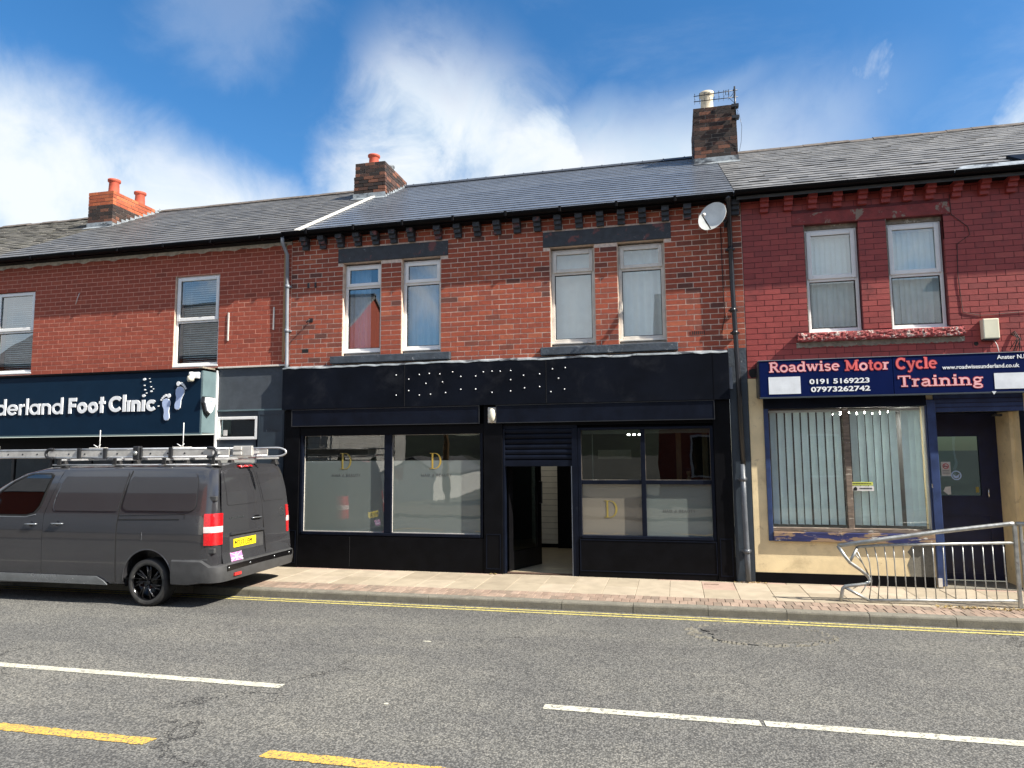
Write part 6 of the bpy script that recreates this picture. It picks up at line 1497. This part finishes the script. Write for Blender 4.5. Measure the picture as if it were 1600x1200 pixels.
MB().lathe([(.001, -.02), (.03, -.016), (.035, .0)], (-5.95 - 1.50, -2.565, 2.06 + RZ), 12, 'y').build('clamp_knob', 'galvanised', l1)
l2 = ladder('ladder', 'longer plain aluminium ladder lying behind the capped one on the van roof', -2.06, -1.70, -.05, 5.2, 2.0, .13)
MB().box(-6.20, -5.90, -2.10, -2.06, 2.01 + RZ, 2.155 + RZ).build('end_bracket', 'aluminium_web', l2, .006)
MB().box(-6.19, -6.06, -2.115, -2.101, 2.10 + RZ, 2.14 + RZ).build('bracket_plate', 'pvc_aged', l2); MB().box(-6.19, -6.06, -2.115, -2.101, 2.03 + RZ, 2.07 + RZ).build('bracket_plate', 'pvc_aged', l2)
hp = thing('ladder_stabiliser', (-5.55, -1.9, 1.9), 'thin rounded aluminium hoop sticking out behind the van roof', 'ladder hoop')
P = [(-6.05, -1.95, 1.995 + RZ), (-5.65, -1.95, 2.00 + RZ)] + [(-5.60 + .0 + .16 * math.sin(rad(a)), -1.95, 2.062 - .062 * math.cos(rad(a)) + RZ) for a in range(0, 181, 20)] + [(-5.7, -1.95, 2.124 + RZ), (-6.05, -1.95, 2.12 + RZ)]
MB().tube(P, .013, 8).build('hoop', 'aluminium', hp)
for k, x in enumerate((-8.60, -7.12)):
    t = thing('upright_rod', (x, -2.0, 2.03), ('white upright rod with wing nut clamp over the middle of the ladder' if k == 0 else 'white upright rod with wing nut clamp over the rear end of the ladder'), 'clamp rod', 'clamp rods on the ladders')
    MB().tube([(x, -2.0, 2.03), (x, -2.0, 2.31 if k == 0 else 2.40)], .006, 8).build('rod', 'pvc_white', t)
    MB().box(x - .14, x + .14, -2.06, -1.98, 2.03, 2.042).build('plate', 'pvc_aged', t, .004)
    for s in (-1, 1): MB().tube([(x, -2.04, 2.05), (x + s * .06, -2.05, 2.085)], .006, 6).build('wing', 'pvc_white', t)
tag(MB().box(-5.95 - 4.05 - .03, -5.95 - 4.05 + .05, -2.54, -2.46, 2.02, 2.085).build('clamp_block', 'lamp_cream', None, .012), 'small cream block on top of the ladder near the windscreen', 'clamp')

# ================================================================ far side of the street (seen in the glass)
ot = thing('opposite_terrace', (10, -19, 0), 'red brick terraced row across the street mirrored in the windows', 'building')
MB().box(-.6, 40, -24, -16.5, -.1, 6.2).build('wall', 'brick_left', ot)
m = MB(); m.hexa([(-.7, -24.3, 6.2), (40, -24.3, 6.2), (40, -16.2, 6.2), (-.7, -16.2, 6.2), (-.7, -20.3, 9.0), (40, -20.3, 9.0), (40, -20.2, 9.0), (-.7, -20.2, 9.0)]); m.build('roof', 'slate_old', ot)
for i in range(9):
    for z in (3.7, .9):
        x = .6 + i * 4.2
        f = MB(); bars(f, x, x + 1.1, z, z + 1.6, -16.5, -16.44, .07); fo = f.build('window', 'pvc_white', ot); MB().box(x + .07, x + 1.03, -16.49, -16.47, z + .07, z + 1.53).build('pane', 'glass_dark', fo)
for i in range(3): MB().box(3 + 9 * i, 3.9 + 9 * i, -20.9, -19.6, 8.2, 10.2).build('chimney', 'brick_main', ot)
og = thing('gable_house', (-20, -21, 0), 'brick gable-ended house across the street mirrored in the upper window', 'building')
MB().box(-34.03, -14.97, -26.03, -16.97, -.1, 3.5).build('rendered_storey', 'shed_white', og); m = MB(); gy = [(-26, -.1), (-17, -.1), (-17, 6.5), (-21.5, 10.0), (-26, 6.5)]; m.prism(gy, lambda a, b, d: (d, a, b), -15.0, -34); m.build('wall', 'brick_left', og, fix=True)
for s, y0, y1 in ((0, -26.3, -21.4), (1, -21.6, -16.7)):
    MB().hexa([(-34.2, y0, 6.4 if s == 0 else 10.05), (-14.9, y0, 6.4 if s == 0 else 10.05), (-14.9, y1, 10.05 if s == 0 else 6.4), (-34.2, y1, 10.05 if s == 0 else 6.4), (-34.2, y0, 6.55 if s == 0 else 10.2), (-14.9, y0, 6.55 if s == 0 else 10.2), (-14.9, y1, 10.2 if s == 0 else 6.55), (-34.2, y1, 10.2 if s == 0 else 6.55)]).build('roof', 'slate_old', og)
shd = thing('white_shed', (-11.3, -22, -.1), 'low white rendered shed with gabled end mirrored in the shop window', 'shed')
MB().prism([(-14.2, -.3), (-11.0, -.3), (-11.0, .95), (-12.2, 1.62), (-14.2, .75)], lambda a, b, d: (a, d, b), -20.0, -28).build('wall', 'shed_white', shd, fix=True)
MB().prism([(-14.3, .73), (-12.2, 1.66), (-10.9, .93), (-10.9, .99), (-12.2, 1.73), (-14.3, .80)], lambda a, b, d: (a, d, b), -19.9, -28.1).build('roof', 'slate_old', shd, fix=True)
MB().box(-13.5, -12.6, -20.03, -19.99, .75, 1.25).build('red_board', 'red_plastic', shd)
pole = thing('telegraph_pole', (-9.95, -18.5, 0), 'dark timber pole across the street mirrored in the shop window', 'pole')
MB().tube([(-9.95, -18.5, -.3), (-9.95, -18.5, 8.5)], [.14, .10], 10).build('shaft', 'timber', pole)
m = MB(); rows = []
for j in range(3):
    rows.append([(-500 + i * 14, -320 - j * 60, (-1, 9, 15)[j] + (5 * math.sin(i * .23) + 4 * math.sin(i * .61 + 1) + U(-.6, .6)) * (j > 0) + (4 if j else 0)) for i in range(72)])
m.grid(rows); struct('hills', m, 'hill_green')
bpy.context.view_layer.update()
